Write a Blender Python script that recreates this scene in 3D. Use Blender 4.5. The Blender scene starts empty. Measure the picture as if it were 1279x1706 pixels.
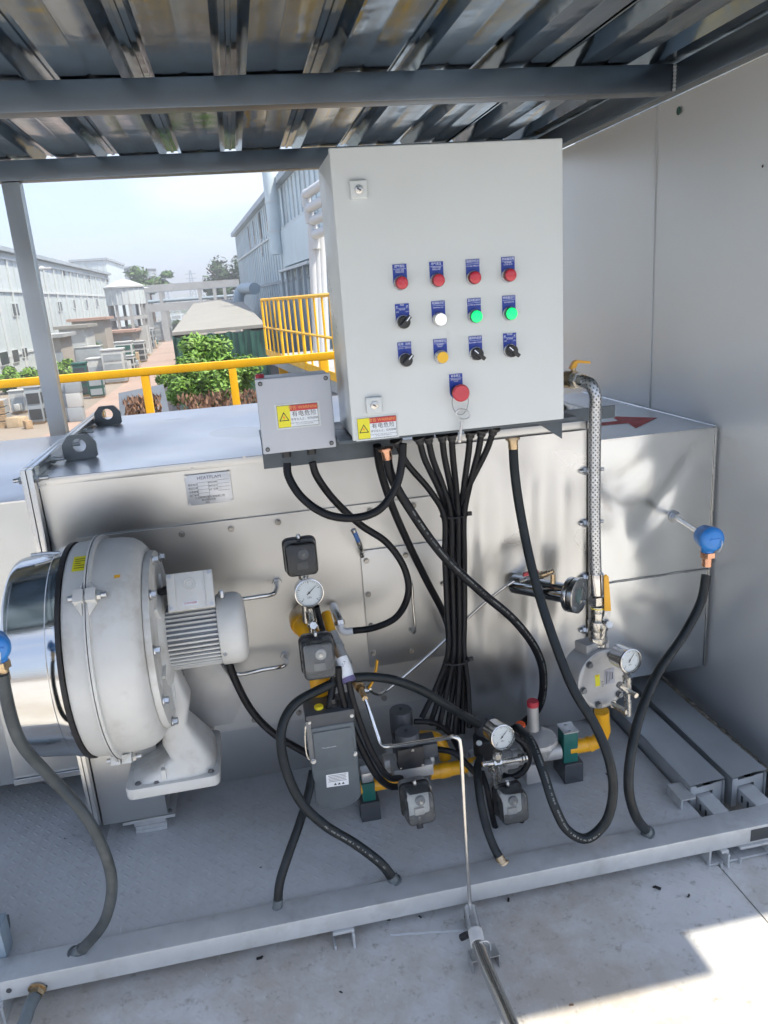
import bpy, bmesh, math, random
from mathutils import Vector, Matrix, Quaternion
random.seed(7)
S = bpy.context.scene
COL = S.collection
# ------------------------------------------------------------------ camera
CAM = Vector((0.0, 0.0, 1.47))
PITCH, ROLL, YAW, FOC = 0.28221874, -0.07341625, 0.16911348, 1265.65805   # focal length in px of a 1279 px wide frame
def _rot():
    B = Matrix(((1,0,0),(0,0,-1),(0,1,0)))
    c,s = math.cos(YAW), math.sin(YAW); Ry = Matrix(((c,-s,0),(s,c,0),(0,0,1)))
    c,s = math.cos(PITCH), math.sin(PITCH); Rx = Matrix(((1,0,0),(0,c,-s),(0,s,c)))
    c,s = math.cos(ROLL), math.sin(ROLL); Rz = Matrix(((c,-s,0),(s,c,0),(0,0,1)))
    return Rz @ Rx @ B @ Ry
RC = _rot()
cd = bpy.data.cameras.new('camera'); cam = bpy.data.objects.new('camera', cd); COL.objects.link(cam)
cd.sensor_fit = 'HORIZONTAL'; cd.sensor_width = 36.0; cd.lens = 36.0*FOC/1279.0
cd.clip_start = 0.05; cd.clip_end = 5000
cam.matrix_world = Matrix.Translation(CAM) @ Matrix((RC[0], -RC[1], -RC[2])).transposed().to_4x4()
S.camera = cam
# ------------------------------------------------------------------ world, sun, exposure
SUN_EL, SUN_AZ = math.radians(62), math.radians(56)      # light comes from behind the camera, from the right
w = bpy.data.worlds.new('World'); S.world = w; w.use_nodes = True
wn = w.node_tree.nodes; wl = w.node_tree.links; wn.clear()
sky = wn.new('ShaderNodeTexSky'); sky.sky_type = 'NISHITA'; sky.sun_disc = False
sky.sun_elevation = SUN_EL; sky.sun_rotation = math.radians(180)-SUN_AZ
sky.air_density = 1.0; sky.dust_density = 1.0; sky.ozone_density = 3.0
bg = wn.new('ShaderNodeBackground'); bg.inputs['Strength'].default_value = 0.10
tc = wn.new('ShaderNodeTexCoord'); mp = wn.new('ShaderNodeMapping'); mp.inputs['Scale'].default_value = (1.0,1.0,3.2)
nz = wn.new('ShaderNodeTexNoise'); nz.inputs['Scale'].default_value = 3.4; nz.inputs['Detail'].default_value = 6; nz.inputs['Roughness'].default_value = .55
rp = wn.new('ShaderNodeValToRGB'); rp.color_ramp.elements[0].position = .47; rp.color_ramp.elements[1].position = .62
rp.color_ramp.elements[0].color = (0,0,0,1); rp.color_ramp.elements[1].color = (.6,.6,.6,1)
mh = wn.new('ShaderNodeMix'); mh.data_type = 'RGBA'; mh.inputs['Factor'].default_value = .58; mh.inputs['B'].default_value = (1.70,2.10,3.0,1)     # thin summer haze
mx = wn.new('ShaderNodeMix'); mx.data_type = 'RGBA'; mx.inputs['B'].default_value = (3.7,3.75,3.9,1)                                             # soft white cloud
wo = wn.new('ShaderNodeOutputWorld')
wl.new(tc.outputs['Generated'], mp.inputs['Vector']); wl.new(mp.outputs['Vector'], nz.inputs['Vector'])
wl.new(nz.outputs['Fac'], rp.inputs['Fac']); wl.new(rp.outputs['Color'], mx.inputs['Factor'])
wl.new(sky.outputs['Color'], mh.inputs['A']); wl.new(mh.outputs['Result'], mx.inputs['A']); wl.new(mx.outputs['Result'], bg.inputs['Color']); wl.new(bg.outputs['Background'], wo.inputs['Surface'])
sl = bpy.data.lights.new('sun', 'SUN'); sl.energy = 2.25; sl.angle = math.radians(0.7); sl.color = (1.0,.91,.76)
so = bpy.data.objects.new('sun', sl); COL.objects.link(so)
LD = Vector((-math.sin(SUN_AZ)*math.cos(SUN_EL), math.cos(SUN_AZ)*math.cos(SUN_EL), -math.sin(SUN_EL)))
so.rotation_euler = LD.to_track_quat('-Z','Y').to_euler(); so.location = (3,-6,12)
S.view_settings.view_transform = 'Standard'; S.view_settings.look = 'None'; S.view_settings.gamma = 1.0
S.view_settings.use_curve_mapping = False; S.view_settings.exposure = 1.93
S.cycles.max_bounces = 7; S.cycles.diffuse_bounces = 3; S.cycles.glossy_bounces = 4; S.cycles.transmission_bounces = 5
S.cycles.use_adaptive_sampling = True; S.cycles.adaptive_threshold = .03; S.cycles.caustics_reflective = False; S.cycles.caustics_refractive = False
S.cycles.use_denoising = True
# ------------------------------------------------------------------ picking points of the place along the lens
RT = RC.transposed()
def ray(px, py): return RT @ Vector(((px-639.5)/FOC, (py-853.0)/FOC, 1.0))
def P(px, py, x=None, y=None, z=None):
    d = ray(px, py)
    t = (x-CAM.x)/d.x if x is not None else (y-CAM.y)/d.y if y is not None else (z-CAM.z)/d.z
    return CAM + d*t
def PP(px, py, p0, n):
    d = ray(px, py); return CAM + d*((p0-CAM).dot(n)/d.dot(n))
def mpx(y): return y*1.05/1266.0        # metres for one photo pixel at depth y
# ------------------------------------------------------------------ materials
MAT = {}
def _pr(name):
    m = bpy.data.materials.new(name); m.use_nodes = True; nt = m.node_tree
    return m, nt, nt.nodes['Principled BSDF']
def noise(nt, scale, detail=4, rough=.55, stretch=(1,1,1), coord='pos'):
    if coord == 'pos':
        g = nt.nodes.new('ShaderNodeNewGeometry'); src = g.outputs['Position']
    else:
        g = nt.nodes.new('ShaderNodeTexCoord'); src = g.outputs['Object']
    mpn = nt.nodes.new('ShaderNodeMapping'); mpn.inputs['Scale'].default_value = stretch
    n = nt.nodes.new('ShaderNodeTexNoise'); n.inputs['Scale'].default_value = scale; n.inputs['Detail'].default_value = detail; n.inputs['Roughness'].default_value = rough
    nt.links.new(src, mpn.inputs['Vector']); nt.links.new(mpn.outputs['Vector'], n.inputs['Vector'])
    return n.outputs['Fac']
def ramp(nt, fac, a, b, ca, cb):
    r = nt.nodes.new('ShaderNodeValToRGB'); e = r.color_ramp.elements
    e[0].position = a; e[1].position = b; e[0].color = (*ca,1) if not isinstance(ca,float) else (ca,ca,ca,1); e[1].color = (*cb,1) if not isinstance(cb,float) else (cb,cb,cb,1)
    nt.links.new(fac, r.inputs['Fac']); return r.outputs['Color']
def mixc(nt, fac, a, b, blend='MIX'):
    m = nt.nodes.new('ShaderNodeMix'); m.data_type = 'RGBA'; m.blend_type = blend
    for k,v in (('Factor',fac),('A',a),('B',b)):
        if hasattr(v,'is_linked') or hasattr(v,'links'): nt.links.new(v, m.inputs[k])
        elif isinstance(v,(int,float)): m.inputs[k].default_value = v
        else: m.inputs[k].default_value = (*v,1)
    return m.outputs['Result']
def bump(nt, h, strength, dist, prev=None):
    b = nt.nodes.new('ShaderNodeBump'); b.inputs['Strength'].default_value = strength; b.inputs['Distance'].default_value = dist
    nt.links.new(h, b.inputs['Height'])
    if prev is not None: nt.links.new(prev, b.inputs['Normal'])
    return b.outputs['Normal']
def math_n(nt, op, a, b=None, c=None):
    m = nt.nodes.new('ShaderNodeMath'); m.operation = op
    for i,v in enumerate((a,b,c)):
        if v is None: continue
        if isinstance(v,(int,float)): m.inputs[i].default_value = v
        else: nt.links.new(v, m.inputs[i])
    return m.outputs[0]
def mat(name, col, rough=.5, metal=0.0, var=.12, vscale=9.0, bmp=.0, bscale=60.0, bdist=.002, coat=0.0, dirt=0.0, dirtcol=(.12,.11,.10), emit=None, es=0.0, trans=0.0, ior=1.45, rvar=.08, spec=None, stretch=(1,1,1)):
    if name in MAT: return MAT[name]
    m, nt, b = _pr(name); L = nt.links
    c = None
    if var > 0:
        n = noise(nt, vscale, 5, .6, stretch)
        c = ramp(nt, n, .3, .7, tuple(v*(1-var) for v in col), tuple(min(1,v*(1+var)) for v in col))
    if dirt > 0:
        d = noise(nt, vscale*.6+3, 8, .68)
        f = ramp(nt, d, .52, .72, 0.0, dirt)
        c = mixc(nt, f, c if c is not None else col, dirtcol)
    if c is not None: L.new(c, b.inputs['Base Color'])
    else: b.inputs['Base Color'].default_value = (*col,1)
    if rvar > 0:
        n2 = noise(nt, vscale*1.7+2, 6, .6, stretch)
        L.new(ramp(nt, n2, .3, .7, max(.02,rough-rvar), min(1.0,rough+rvar)), b.inputs['Roughness'])
    else: b.inputs['Roughness'].default_value = rough
    b.inputs['Metallic'].default_value = metal; b.inputs['Coat Weight'].default_value = coat
    if spec is not None: b.inputs['Specular IOR Level'].default_value = spec
    if trans: b.inputs['Transmission Weight'].default_value = trans; b.inputs['IOR'].default_value = ior
    if emit: b.inputs['Emission Color'].default_value = (*emit,1); b.inputs['Emission Strength'].default_value = es
    if bmp > 0: L.new(bump(nt, noise(nt, bscale, 4), bmp, bdist), b.inputs['Normal'])
    MAT[name] = m; return m
def mat_steel(name, col=(.60,.59,.57), rough=.27, wave=.35, wscale=3.0, aniso=.6, tang=(1,0,0), grain=(3,3,90), wdist=.02, smudge=.10, streak=False):
    m, nt, b = _pr(name); L = nt.links
    g = noise(nt, 6.0, 3, .5, grain)
    sm = noise(nt, 2.2, 3, .5)
    c = mixc(nt, ramp(nt, sm, .35, .75, 0.0, 1.0), tuple(col), tuple(v*(1-smudge*1.4) for v in col))
    L.new(c, b.inputs['Base Color']); b.inputs['Metallic'].default_value = 1.0
    if streak: sm = noise(nt, 1.0, 5, .6, (34,1.1,34))
    r1 = ramp(nt, sm, .3, .75, max(.03,rough-.06), rough+.10 if not streak else rough+.16)
    L.new(r1, b.inputs['Roughness'])
    b.inputs['Anisotropic'].default_value = aniso
    tg = nt.nodes.new('ShaderNodeCombineXYZ')
    for i in range(3): tg.inputs[i].default_value = tang[i]
    L.new(tg.outputs[0], b.inputs['Tangent'])
    n1 = bump(nt, noise(nt, wscale, 2, .45), wave, wdist)
    n2 = bump(nt, g, .05, .0015, n1)
    L.new(n2, b.inputs['Normal'])
    MAT[name] = m; return m
def mat_plate(name, col, lug=.022, strength=.55, dirt=.35, dirtcol=(.30,.25,.19), rough=.55):
    """grey painted tread plate: raised lugs in two directions, scuffs and dirt"""
    m, nt, b = _pr(name); L = nt.links
    g = nt.nodes.new('ShaderNodeNewGeometry'); sp = nt.nodes.new('ShaderNodeSeparateXYZ'); L.new(g.outputs['Position'], sp.inputs[0])
    X, Y = sp.outputs[0], sp.outputs[1]
    a = math_n(nt,'DIVIDE', math_n(nt,'ADD',X,Y), lug*1.414); bb = math_n(nt,'DIVIDE', math_n(nt,'SUBTRACT',X,Y), lug*1.414)
    par = math_n(nt,'MODULO', math_n(nt,'ABSOLUTE', math_n(nt,'ADD', math_n(nt,'FLOOR',a), math_n(nt,'FLOOR',bb))), 2.0)
    fa = math_n(nt,'SUBTRACT', math_n(nt,'FRACT',a), .5); fb = math_n(nt,'SUBTRACT', math_n(nt,'FRACT',bb), .5)
    def ell(u, v): return math_n(nt,'ADD', math_n(nt,'POWER', math_n(nt,'DIVIDE',u,.47), 2.0), math_n(nt,'POWER', math_n(nt,'DIVIDE',v,.17), 2.0))
    e0 = ell(fa, fb); e1 = ell(fb, fa)
    d = math_n(nt,'ADD', math_n(nt,'MULTIPLY', e0, math_n(nt,'SUBTRACT',1.0,par)), math_n(nt,'MULTIPLY', e1, par))
    h = math_n(nt,'MAXIMUM', math_n(nt,'SUBTRACT',1.0,d), 0.0)
    worn = noise(nt, 2.3, 6, .6)
    hh = math_n(nt,'MULTIPLY', h, ramp(nt, worn, .35, .68, 1.0, .25))
    nb = bump(nt, hh, strength, .0022); nb = bump(nt, noise(nt, 160, 3), .10, .001, nb)
    L.new(nb, b.inputs['Normal'])
    base = ramp(nt, noise(nt, 3.1, 6, .62), .3, .7, tuple(v*.88 for v in col), tuple(v*1.08 for v in col))
    c = mixc(nt, ramp(nt, noise(nt, 2.6, 10, .72), .41, .60, 0.0, dirt), base, dirtcol)
    c = mixc(nt, ramp(nt, noise(nt, 30, 8, .80), .55, .66, 0.0, dirt*.9), c, tuple(v*.5 for v in dirtcol))
    c = mixc(nt, ramp(nt, noise(nt, 30, 6, .7, (6,1,1)), .62, .70, 0.0, .5), c, tuple(min(1,v*1.35) for v in col))
    L.new(c, b.inputs['Base Color'])
    L.new(ramp(nt, noise(nt, 5, 6), .3, .7, rough-.12, rough+.12), b.inputs['Roughness'])
    MAT[name] = m; return m

mat_steel('steel_front', (.585,.59,.585), .36, .40, 2.3, .6, (1,0,0), smudge=.05)
mat_steel('steel_wavy', (.61,.615,.615), .30, .55, 2.6, .7, (1,0,0), smudge=.08, wdist=.03)
mat_steel('steel_panel', (.66,.66,.65), .42, .18, 2.0, .6, (1,0,0), smudge=.04)
mat_steel('steel_top', (.72,.725,.73), .34, .45, 5.0, .2, (1,0,0), wdist=.012)
mat_steel('steel_duct', (.60,.62,.635), .22, .40, 2.4, .3, (1,0,0), wdist=.035, smudge=.04)
mat_steel('steel_dimmed', (.50,.52,.53), .34, .4, 2.4, .4, (1,0,0))  # darker copy of the stainless, dimmer reflections put into its colour
mat_steel('galv_beam_lit', (.55,.575,.60), .36, .06, 14, 0, smudge=.12)  # paler copy of the beam metal, outdoor light on the post put into colour
mat_steel('steel_edge', (.62,.62,.61), .25, .1, 8, 0)
mat_steel('steel_tube', (.70,.68,.65), .18, .05, 20, 0)
mat_steel('chrome', (.64,.635,.62), .045, .12, 6.0, 0, smudge=.04, wdist=.006)
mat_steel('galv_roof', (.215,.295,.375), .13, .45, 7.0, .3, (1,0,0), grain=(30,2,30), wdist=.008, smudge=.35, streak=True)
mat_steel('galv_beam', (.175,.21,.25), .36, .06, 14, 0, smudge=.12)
mat('wall_sheet', (.70,.735,.76), .38, .25, .03, 1.2, .10, 1.8, .012, rvar=.05)
mat('cabinet_paint', (.60,.64,.645), .40, 0, .03, 2.5, .10, 3.0, .010, coat=.10, dirt=.10, dirtcol=(.48,.48,.46), rvar=.14)
mat('box_grey', (.46,.49,.545), .38, 0, .04, 8, .05, 300, .0005)
mat('lug_grey', (.20,.225,.245), .5, .2, .15, 14, dirt=.2)
mat('bracket_grey', (.075,.095,.115), .45, .2, .15, 14, dirt=.15)
mat('hose_black', (.006,.007,.010), .42, 0, .25, 18, .1, 90, .0006, dirt=.10, dirtcol=(.02,.02,.022), spec=.28)
mat('hose_grey', (.010,.014,.017), .40, 0, .2, 14, dirt=.45, dirtcol=(.05,.055,.055), spec=.32)
mat('hose_left', (.05,.06,.065), .42, 0, .3, 9, dirt=.6, dirtcol=(.13,.14,.14), spec=.35)
mat('hose_dusty', (.11,.13,.14), .5, 0, .35, 10, dirt=.4, dirtcol=(.22,.23,.23))
mat('hose_print', (.22,.23,.22), .6, 0, 0, 1)
mat('switch_pale', (.60,.61,.60), .5, 0, .06, 30)
mat('rubber', (.018,.018,.02), .6, 0, .2, 30)
mat('plastic_black', (.022,.023,.026), .42, 0, .2, 30, .1, 200, .0005)
mat('plastic_dark', (.06,.066,.075), .45, 0, .12, 20, .08, 200, .0005)
mat('actuator_grey', (.105,.125,.140), .48, 0, .10, 16, .08, 220, .0005, dirt=.15)
mat('cast_white', (.62,.62,.595), .50, .05, .08, 6, .35, 240, .0010, dirt=.60, dirtcol=(.33,.30,.25))
mat('cast_grey', (.46,.46,.455), .42, .35, .10, 12, .14, 150, .0008, dirt=.3, dirtcol=(.18,.17,.16))
mat('cast_dark', (.18,.19,.20), .45, .5, .12, 14, .12, 150, .0008)
mat('fin_dark', (.10,.10,.10), .6, 0, .1, 14)
mat('yellow_pipe', (.86,.43,.012), .34, 0, .08, 12, coat=.25, dirt=.12, dirtcol=(.35,.17,.02))
mat('yellow_rail', (.90,.48,.012), .45, 0, .10, 6, dirt=.18, dirtcol=(.40,.22,.05))
mat('yellow_bright', (.85,.68,.03), .4, 0, .04, 20)
mat('orange_lever', (.85,.42,.03), .4, 0, .05, 20)
mat('brass', (.50,.38,.24), .30, 1.0, .15, 30, dirt=.25)
mat('copper', (.60,.33,.22), .28, 1.0, .12, 40)
mat('nickel', (.58,.56,.52), .25, 1.0, .10, 40, dirt=.2)
mat('zinc', (.55,.56,.57), .35, .9, .12, 40)
mat('bolt_steel', (.34,.33,.31), .32, 1.0, .12, 40)
mat('red_lamp', (.52,.025,.045), .25, 0, .04, 40, coat=.4)
mat('red_stop', (.55,.06,.08), .5, 0, .04, 40)
mat('red_cap', (.50,.03,.05), .4, 0, .06, 30)
mat('orange_knob', (.85,.12,.03), .45, 0, .05, 30)
mat('roof_slate', (.10,.115,.135), .6, 0, .15, 2)
mat('red_paint', (.60,.05,.055), .5, 0, .2, 30, dirt=.12, dirtcol=(.5,.45,.45))
mat('green_lamp', (.01,.50,.12), .3, 0, 0, 1, emit=(.0,1.0,.16), es=.42)
mat('green_ring', (.01,.16,.09), .3, 0, 0, 1)
mat('red_ring', (.16,.01,.02), .3, 0, 0, 1)
mat('white_lamp', (.85,.87,.90), .3, 0, 0, 1, emit=(.95,.97,1.0), es=.2)
mat('yellow_button', (.85,.50,.04), .4, 0, .02, 30)
mat('knob_ring', (.62,.62,.60), .3, .6, .04, 30)
mat('label_blue', (.012,.045,.33), .4, 0, .05, 30)
mat('white_ink', (.80,.84,.92), .5, 0, 0, 1)
mat('black_ink', (.02,.02,.025), .5, 0, 0, 1)
mat('navy_ink', (.05,.05,.16), .5, 0, 0, 1)
mat('gold_ink', (.75,.38,.10), .5, 0, 0, 1)
mat('label_yellow', (.78,.72,.03), .4, 0, .03, 30)
mat('label_red', (.52,.045,.05), .4, 0, .05, 30)
mat('label_white', (.72,.77,.82), .4, 0, .03, 30)
mat('label_clear', (.58,.62,.63), .25, 0, .03, 30)
mat('plate_alu', (.62,.64,.67), .38, .55, .05, 20, dirt=.1)
mat('dial_white', (.80,.83,.84), .35, 0, .02, 30)
mat('blue_cap', (.025,.21,.60), .36, 0, .06, 20, coat=.3)
mat('blue_tape', (.06,.16,.42), .4, 0, .1, 20)
mat('green_clamp', (.01,.13,.115), .42, 0, .12, 20)
mat('white_plastic', (.80,.82,.84), .38, 0, .03, 30)
mat('purple_wire', (.12,.10,.22), .45, 0, .1, 30)
mat('grey_sticker', (.40,.41,.46), .4, 0, .05, 30)
mat('frame_grey', (.52,.54,.55), .36, .25, .12, 8, .08, 90, .001, dirt=.45, dirtcol=(.23,.22,.21))
mat('cover_grey', (.42,.45,.47), .36, .35, .07, 5, .10, 30, .002, dirt=.22, dirtcol=(.20,.19,.18))
mat('foam_torn', (.45,.41,.33), .9, 0, .5, 60, .6, 70, .01)
mat_plate('deck_plate', (.535,.56,.575), .024, .32, .30, (.30,.27,.23), .45)
mat_plate('floor_plate', (.66,.665,.655), .030, .20, .68, (.42,.36,.285), .6)
def mat_pane(name, tint, haze, rough):
    """thin clear plastic or glass: lets light straight through, mirrors at grazing angles, slight haze"""
    m, nt, b = _pr(name); L = nt.links; nt.nodes.remove(b)
    tr = nt.nodes.new('ShaderNodeBsdfTransparent'); tr.inputs['Color'].default_value = (*tint,1)
    gl = nt.nodes.new('ShaderNodeBsdfGlossy'); gl.inputs['Roughness'].default_value = rough
    df = nt.nodes.new('ShaderNodeBsdfDiffuse'); df.inputs['Color'].default_value = (.75,.76,.76,1)
    fr = nt.nodes.new('ShaderNodeFresnel'); fr.inputs['IOR'].default_value = 1.28
    m1 = nt.nodes.new('ShaderNodeMixShader'); m2 = nt.nodes.new('ShaderNodeMixShader'); m1.inputs[0].default_value = haze
    L.new(tr.outputs[0], m1.inputs[1]); L.new(df.outputs[0], m1.inputs[2])
    L.new(fr.outputs[0], m2.inputs[0]); L.new(m1.outputs[0], m2.inputs[1]); L.new(gl.outputs[0], m2.inputs[2])
    L.new(m2.outputs[0], nt.nodes['Material Output'].inputs['Surface']); MAT[name] = m
mat_pane('glass_clear', (.97,.98,.98), .02, .03)
mat_pane('cover_smoke', (.62,.63,.64), .05, .06)
mat_pane('cover_clear', (.92,.93,.93), .08, .05)
mat('sight_glass', (.16,.23,.22), .06, 0, .2, 30, coat=.5)
mat('tape_white', (.75,.75,.73), .6, 0, .1, 40)
mat('chalk', (.78,.80,.82), .8, 0, .1, 60)
mat('soil', (.25,.215,.18), .9, 0, .2, .08, dirt=.3, dirtcol=(.22,.2,.17))
mat('road_red', (.33,.245,.205), .85, 0, .15, .25, dirt=.35, dirtcol=(.33,.27,.23))
mat('leaf_light', (.125,.245,.03), .55, 0, .6, 7)
mat('leaf_mid', (.055,.125,.022), .6, 0, .5, .8)
mat('leaf_dark', (.03,.075,.022), .6, 0, .45, .5)
mat('leaf_brown', (.20,.115,.075), .8, 0, .5, 6)
mat('bark', (.10,.075,.055), .9, 0, .3, 12)
mat('sheet_white', (.50,.56,.58), .5, 0, .06, .25, dirt=.12, dirtcol=(.55,.52,.50))
mat('sheet_blue', (.56,.65,.69), .45, 0, .10, .3, dirt=.18, dirtcol=(.36,.36,.34))
mat('sheet_grey', (.34,.39,.43), .5, .1, .08, .4)
mat('trim_white', (.58,.62,.63), .5, 0, .05, 1)
mat('vent_grey', (.13,.125,.12), .6, 0, .3, 2)
mat('dark_open', (.045,.05,.055), .5, 0, .2, 2)
mat('window_dark', (.06,.075,.085), .12, 0, .2, 2)
mat('rust_stain', (.30,.19,.12), .8, 0, .4, 3)
mat('concrete', (.33,.345,.355), .8, 0, .12, .8, dirt=.2)
mat('tan_sheet', (.27,.265,.245), .8, 0, .08, .8, dirt=.15)
mat('tarp_green', (.018,.075,.058), .55, 0, .2, 1.5)
mat('wall_tan', (.34,.315,.285), .8, 0, .1, .5)
mat('roof_pink', (.40,.27,.225), .8, 0, .1, .6)
mat('unit_white', (.46,.48,.48), .5, 0, .08, 1.5)
mat('unit_green', (.02,.10,.08), .5, 0, .15, 1.5)
mat('unit_grey', (.30,.34,.37), .5, 0, .12, 1.5)
mat('wood', (.40,.28,.17), .8, 0, .3, 5)
mat('carton', (.46,.36,.24), .8, 0, .2, 4)
mat('pipe_white', (.55,.57,.59), .4, 0, .08, 2)
mat('steel_blue', (.30,.38,.45), .45, .2, .08, 1)
# ------------------------------------------------------------------ mesh building
WO = {}
def link(o, parent, wloc):
    COL.objects.link(o); WO[o.name] = Vector(wloc)
    if parent is not None:
        o.parent = parent; o.location = Vector(wloc) - WO[parent.name]
    else: o.location = wloc
    return o
def thing(name, label, cat, loc, group=None, kind=None):
    o = bpy.data.objects.new(name, None); o.empty_display_size = .05
    link(o, None, Vector(loc)); o['label'] = label; o['category'] = cat
    if group: o['group'] = group
    if kind: o['kind'] = kind
    return o
def tag(o, label, cat, group=None):
    o['label'] = label; o['category'] = cat
    if group: o['group'] = group
    return o
def frame(o, x, y=None, z=None):
    """matrix with origin o and the given axes (any two are enough)"""
    if z is None: z = Vector(x).cross(Vector(y))
    x = Vector(x).normalized(); z = Vector(z); z = (z - x*z.dot(x)).normalized(); y = z.cross(x)
    m = Matrix((x, y, z)).transposed().to_4x4(); m.translation = Vector(o); return m
def axis_frame(o, d):
    """matrix whose Z axis is d"""
    d = Vector(d).normalized(); m = d.to_track_quat('Z','Y').to_matrix().to_4x4(); m.translation = Vector(o); return m
def catmull(pts, sub=8):
    pts = [Vector(p) for p in pts]
    if len(pts) < 3: return pts
    q = [pts[0]*2-pts[1]] + pts + [pts[-1]*2-pts[-2]]; out = []
    for i in range(1, len(q)-2):
        p0,p1,p2,p3 = q[i-1],q[i],q[i+1],q[i+2]
        t1 = max((p1-p0).length**.5,1e-6); t2 = max((p2-p1).length**.5,1e-6); t3 = max((p3-p2).length**.5,1e-6)
        m1 = ((p1-p0)/t1 - (p2-p0)/(t1+t2) + (p2-p1)/t2)*t2
        m2 = ((p2-p1)/t2 - (p3-p1)/(t2+t3) + (p3-p2)/t3)*t2
        for k in range(sub):
            t = k/sub; t2_ = t*t; t3_ = t2_*t
            out.append(p1*(2*t3_-3*t2_+1) + m1*(t3_-2*t2_+t) + p2*(-2*t3_+3*t2_) + m2*(t3_-t2_))
    out.append(pts[-1]); return out
def resample(pts, step):
    L = [0.0]
    for a,b in zip(pts, pts[1:]): L.append(L[-1]+(b-a).length)
    n = max(2, int(round(L[-1]/step))+1); out = []; j = 0
    for i in range(n):
        s = L[-1]*i/(n-1)
        while j < len(L)-2 and L[j+1] < s: j += 1
        d = L[j+1]-L[j]; out.append(pts[j].lerp(pts[j+1], 0 if d == 0 else (s-L[j])/d))
    return out
def frames(pts):
    T = []
    for i in range(len(pts)):
        a = pts[max(0,i-1)]; b = pts[min(len(pts)-1,i+1)]; T.append((b-a).normalized())
    n = T[0].orthogonal().normalized(); N = [n]
    for i in range(1, len(pts)):
        q = T[i-1].rotation_difference(T[i]); n = q @ n; n = (n - T[i]*n.dot(T[i])).normalized(); N.append(n)
    return T, N
class MB:
    def __init__(s, M=None): s.v = []; s.f = []; s.M = M or Matrix()
    def add(s, vs, fs):
        b = len(s.v); s.v += [s.M @ Vector(v) for v in vs]; s.f += [tuple(b+i for i in f) for f in fs]; return s
    def box2(s, a, b):
        x0,y0,z0 = a; x1,y1,z1 = b
        return s.add([(x0,y0,z0),(x1,y0,z0),(x1,y1,z0),(x0,y1,z0),(x0,y0,z1),(x1,y0,z1),(x1,y1,z1),(x0,y1,z1)],
                     [(3,2,1,0),(4,5,6,7),(0,1,5,4),(1,2,6,5),(2,3,7,6),(3,0,4,7)])
    def box(s, c, sz): return s.box2([c[i]-sz[i]/2 for i in range(3)], [c[i]+sz[i]/2 for i in range(3)])
    def lathe(s, prof, n=28, o=(0,0,0), d=(0,0,1), cap0=True, cap1=True, a0=0.0):
        F = axis_frame(o, d); vs = []; fs = []
        for (t, r) in prof:
            for k in range(n):
                a = a0 + 2*math.pi*k/n; vs.append(F @ Vector((r*math.cos(a), r*math.sin(a), t)))
        for i in range(len(prof)-1):
            for k in range(n):
                k2 = (k+1) % n; fs.append((i*n+k, i*n+k2, (i+1)*n+k2, (i+1)*n+k))
        if cap0: fs.append(tuple(reversed(range(n))))
        if cap1: fs.append(tuple(range((len(prof)-1)*n, len(prof)*n)))
        return s.add(vs, fs)
    def cyl(s, p0, p1, r0, r1=None, n=18, a0=0.0):
        p0 = Vector(p0); p1 = Vector(p1); d = p1-p0
        return s.lathe([(0,r0),(d.length, r0 if r1 is None else r1)], n, p0, d, a0=a0)
    def tube(s, pts, r, n=10, smooth=True, sub=8, corr=0.0, pitch=.006, step=None):
        pts = catmull(pts, sub) if smooth else [Vector(p) for p in pts]
        if corr > 0: pts = resample(pts, pitch/2)
        elif step: pts = resample(pts, step)
        T, N = frames(pts); vs = []; fs = []
        for i,p in enumerate(pts):
            B = T[i].cross(N[i]); rr = r*(1-corr) if (corr > 0 and i % 2) else r
            for k in range(n):
                a = 2*math.pi*k/n; vs.append(p + (N[i]*math.cos(a) + B*math.sin(a))*rr)
        for i in range(len(pts)-1):
            for k in range(n):
                k2 = (k+1) % n; fs.append((i*n+k, i*n+k2, (i+1)*n+k2, (i+1)*n+k))
        fs.append(tuple(reversed(range(n)))); fs.append(tuple(range((len(pts)-1)*n, len(pts)*n)))
        return s.add(vs, fs)
    def prism(s, poly, vec):
        poly = [Vector(p) for p in poly]; vec = Vector(vec); n = len(poly)
        nrm = Vector((0,0,0))
        for i in range(n): nrm += poly[i].cross(poly[(i+1) % n])
        if nrm.dot(vec) < 0: poly.reverse()
        vs = poly + [p+vec for p in poly]
        fs = [tuple(reversed(range(n))), tuple(range(n,2*n))] + [(i,(i+1) % n,n+(i+1) % n,n+i) for i in range(n)]
        return s.add(vs, fs)
    def ring(s, o, d, R, r, n=28, m=10):
        F = axis_frame(o, d); vs = []; fs = []
        for i in range(n):
            a = 2*math.pi*i/n
            for k in range(m):
                b = 2*math.pi*k/m; q = R + r*math.cos(b); vs.append(F @ Vector((q*math.cos(a), q*math.sin(a), r*math.sin(b))))
        for i in range(n):
            for k in range(m): fs.append((i*m+k, ((i+1)%n)*m+k, ((i+1)%n)*m+(k+1)%m, i*m+(k+1)%m))
        return s.add(vs, fs)
    def mesh(s, name, off, bevel=0.0, smooth=True, angle=38, seg=2):
        me = bpy.data.meshes.new(name); me.from_pydata([v-off for v in s.v], [], s.f)
        if bevel > 0:
            bm = bmesh.new(); bm.from_mesh(me)
            ed = [e for e in bm.edges if len(e.link_faces) == 2 and e.calc_face_angle(0) > .5]
            bmesh.ops.bevel(bm, geom=ed, offset=bevel, segments=seg, affect='EDGES', profile=.6, clamp_overlap=True)
            bm.to_mesh(me); bm.free()
        if smooth:
            me.shade_smooth(); me.set_sharp_from_angle(angle=math.radians(angle))
        me.update(); return me
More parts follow.
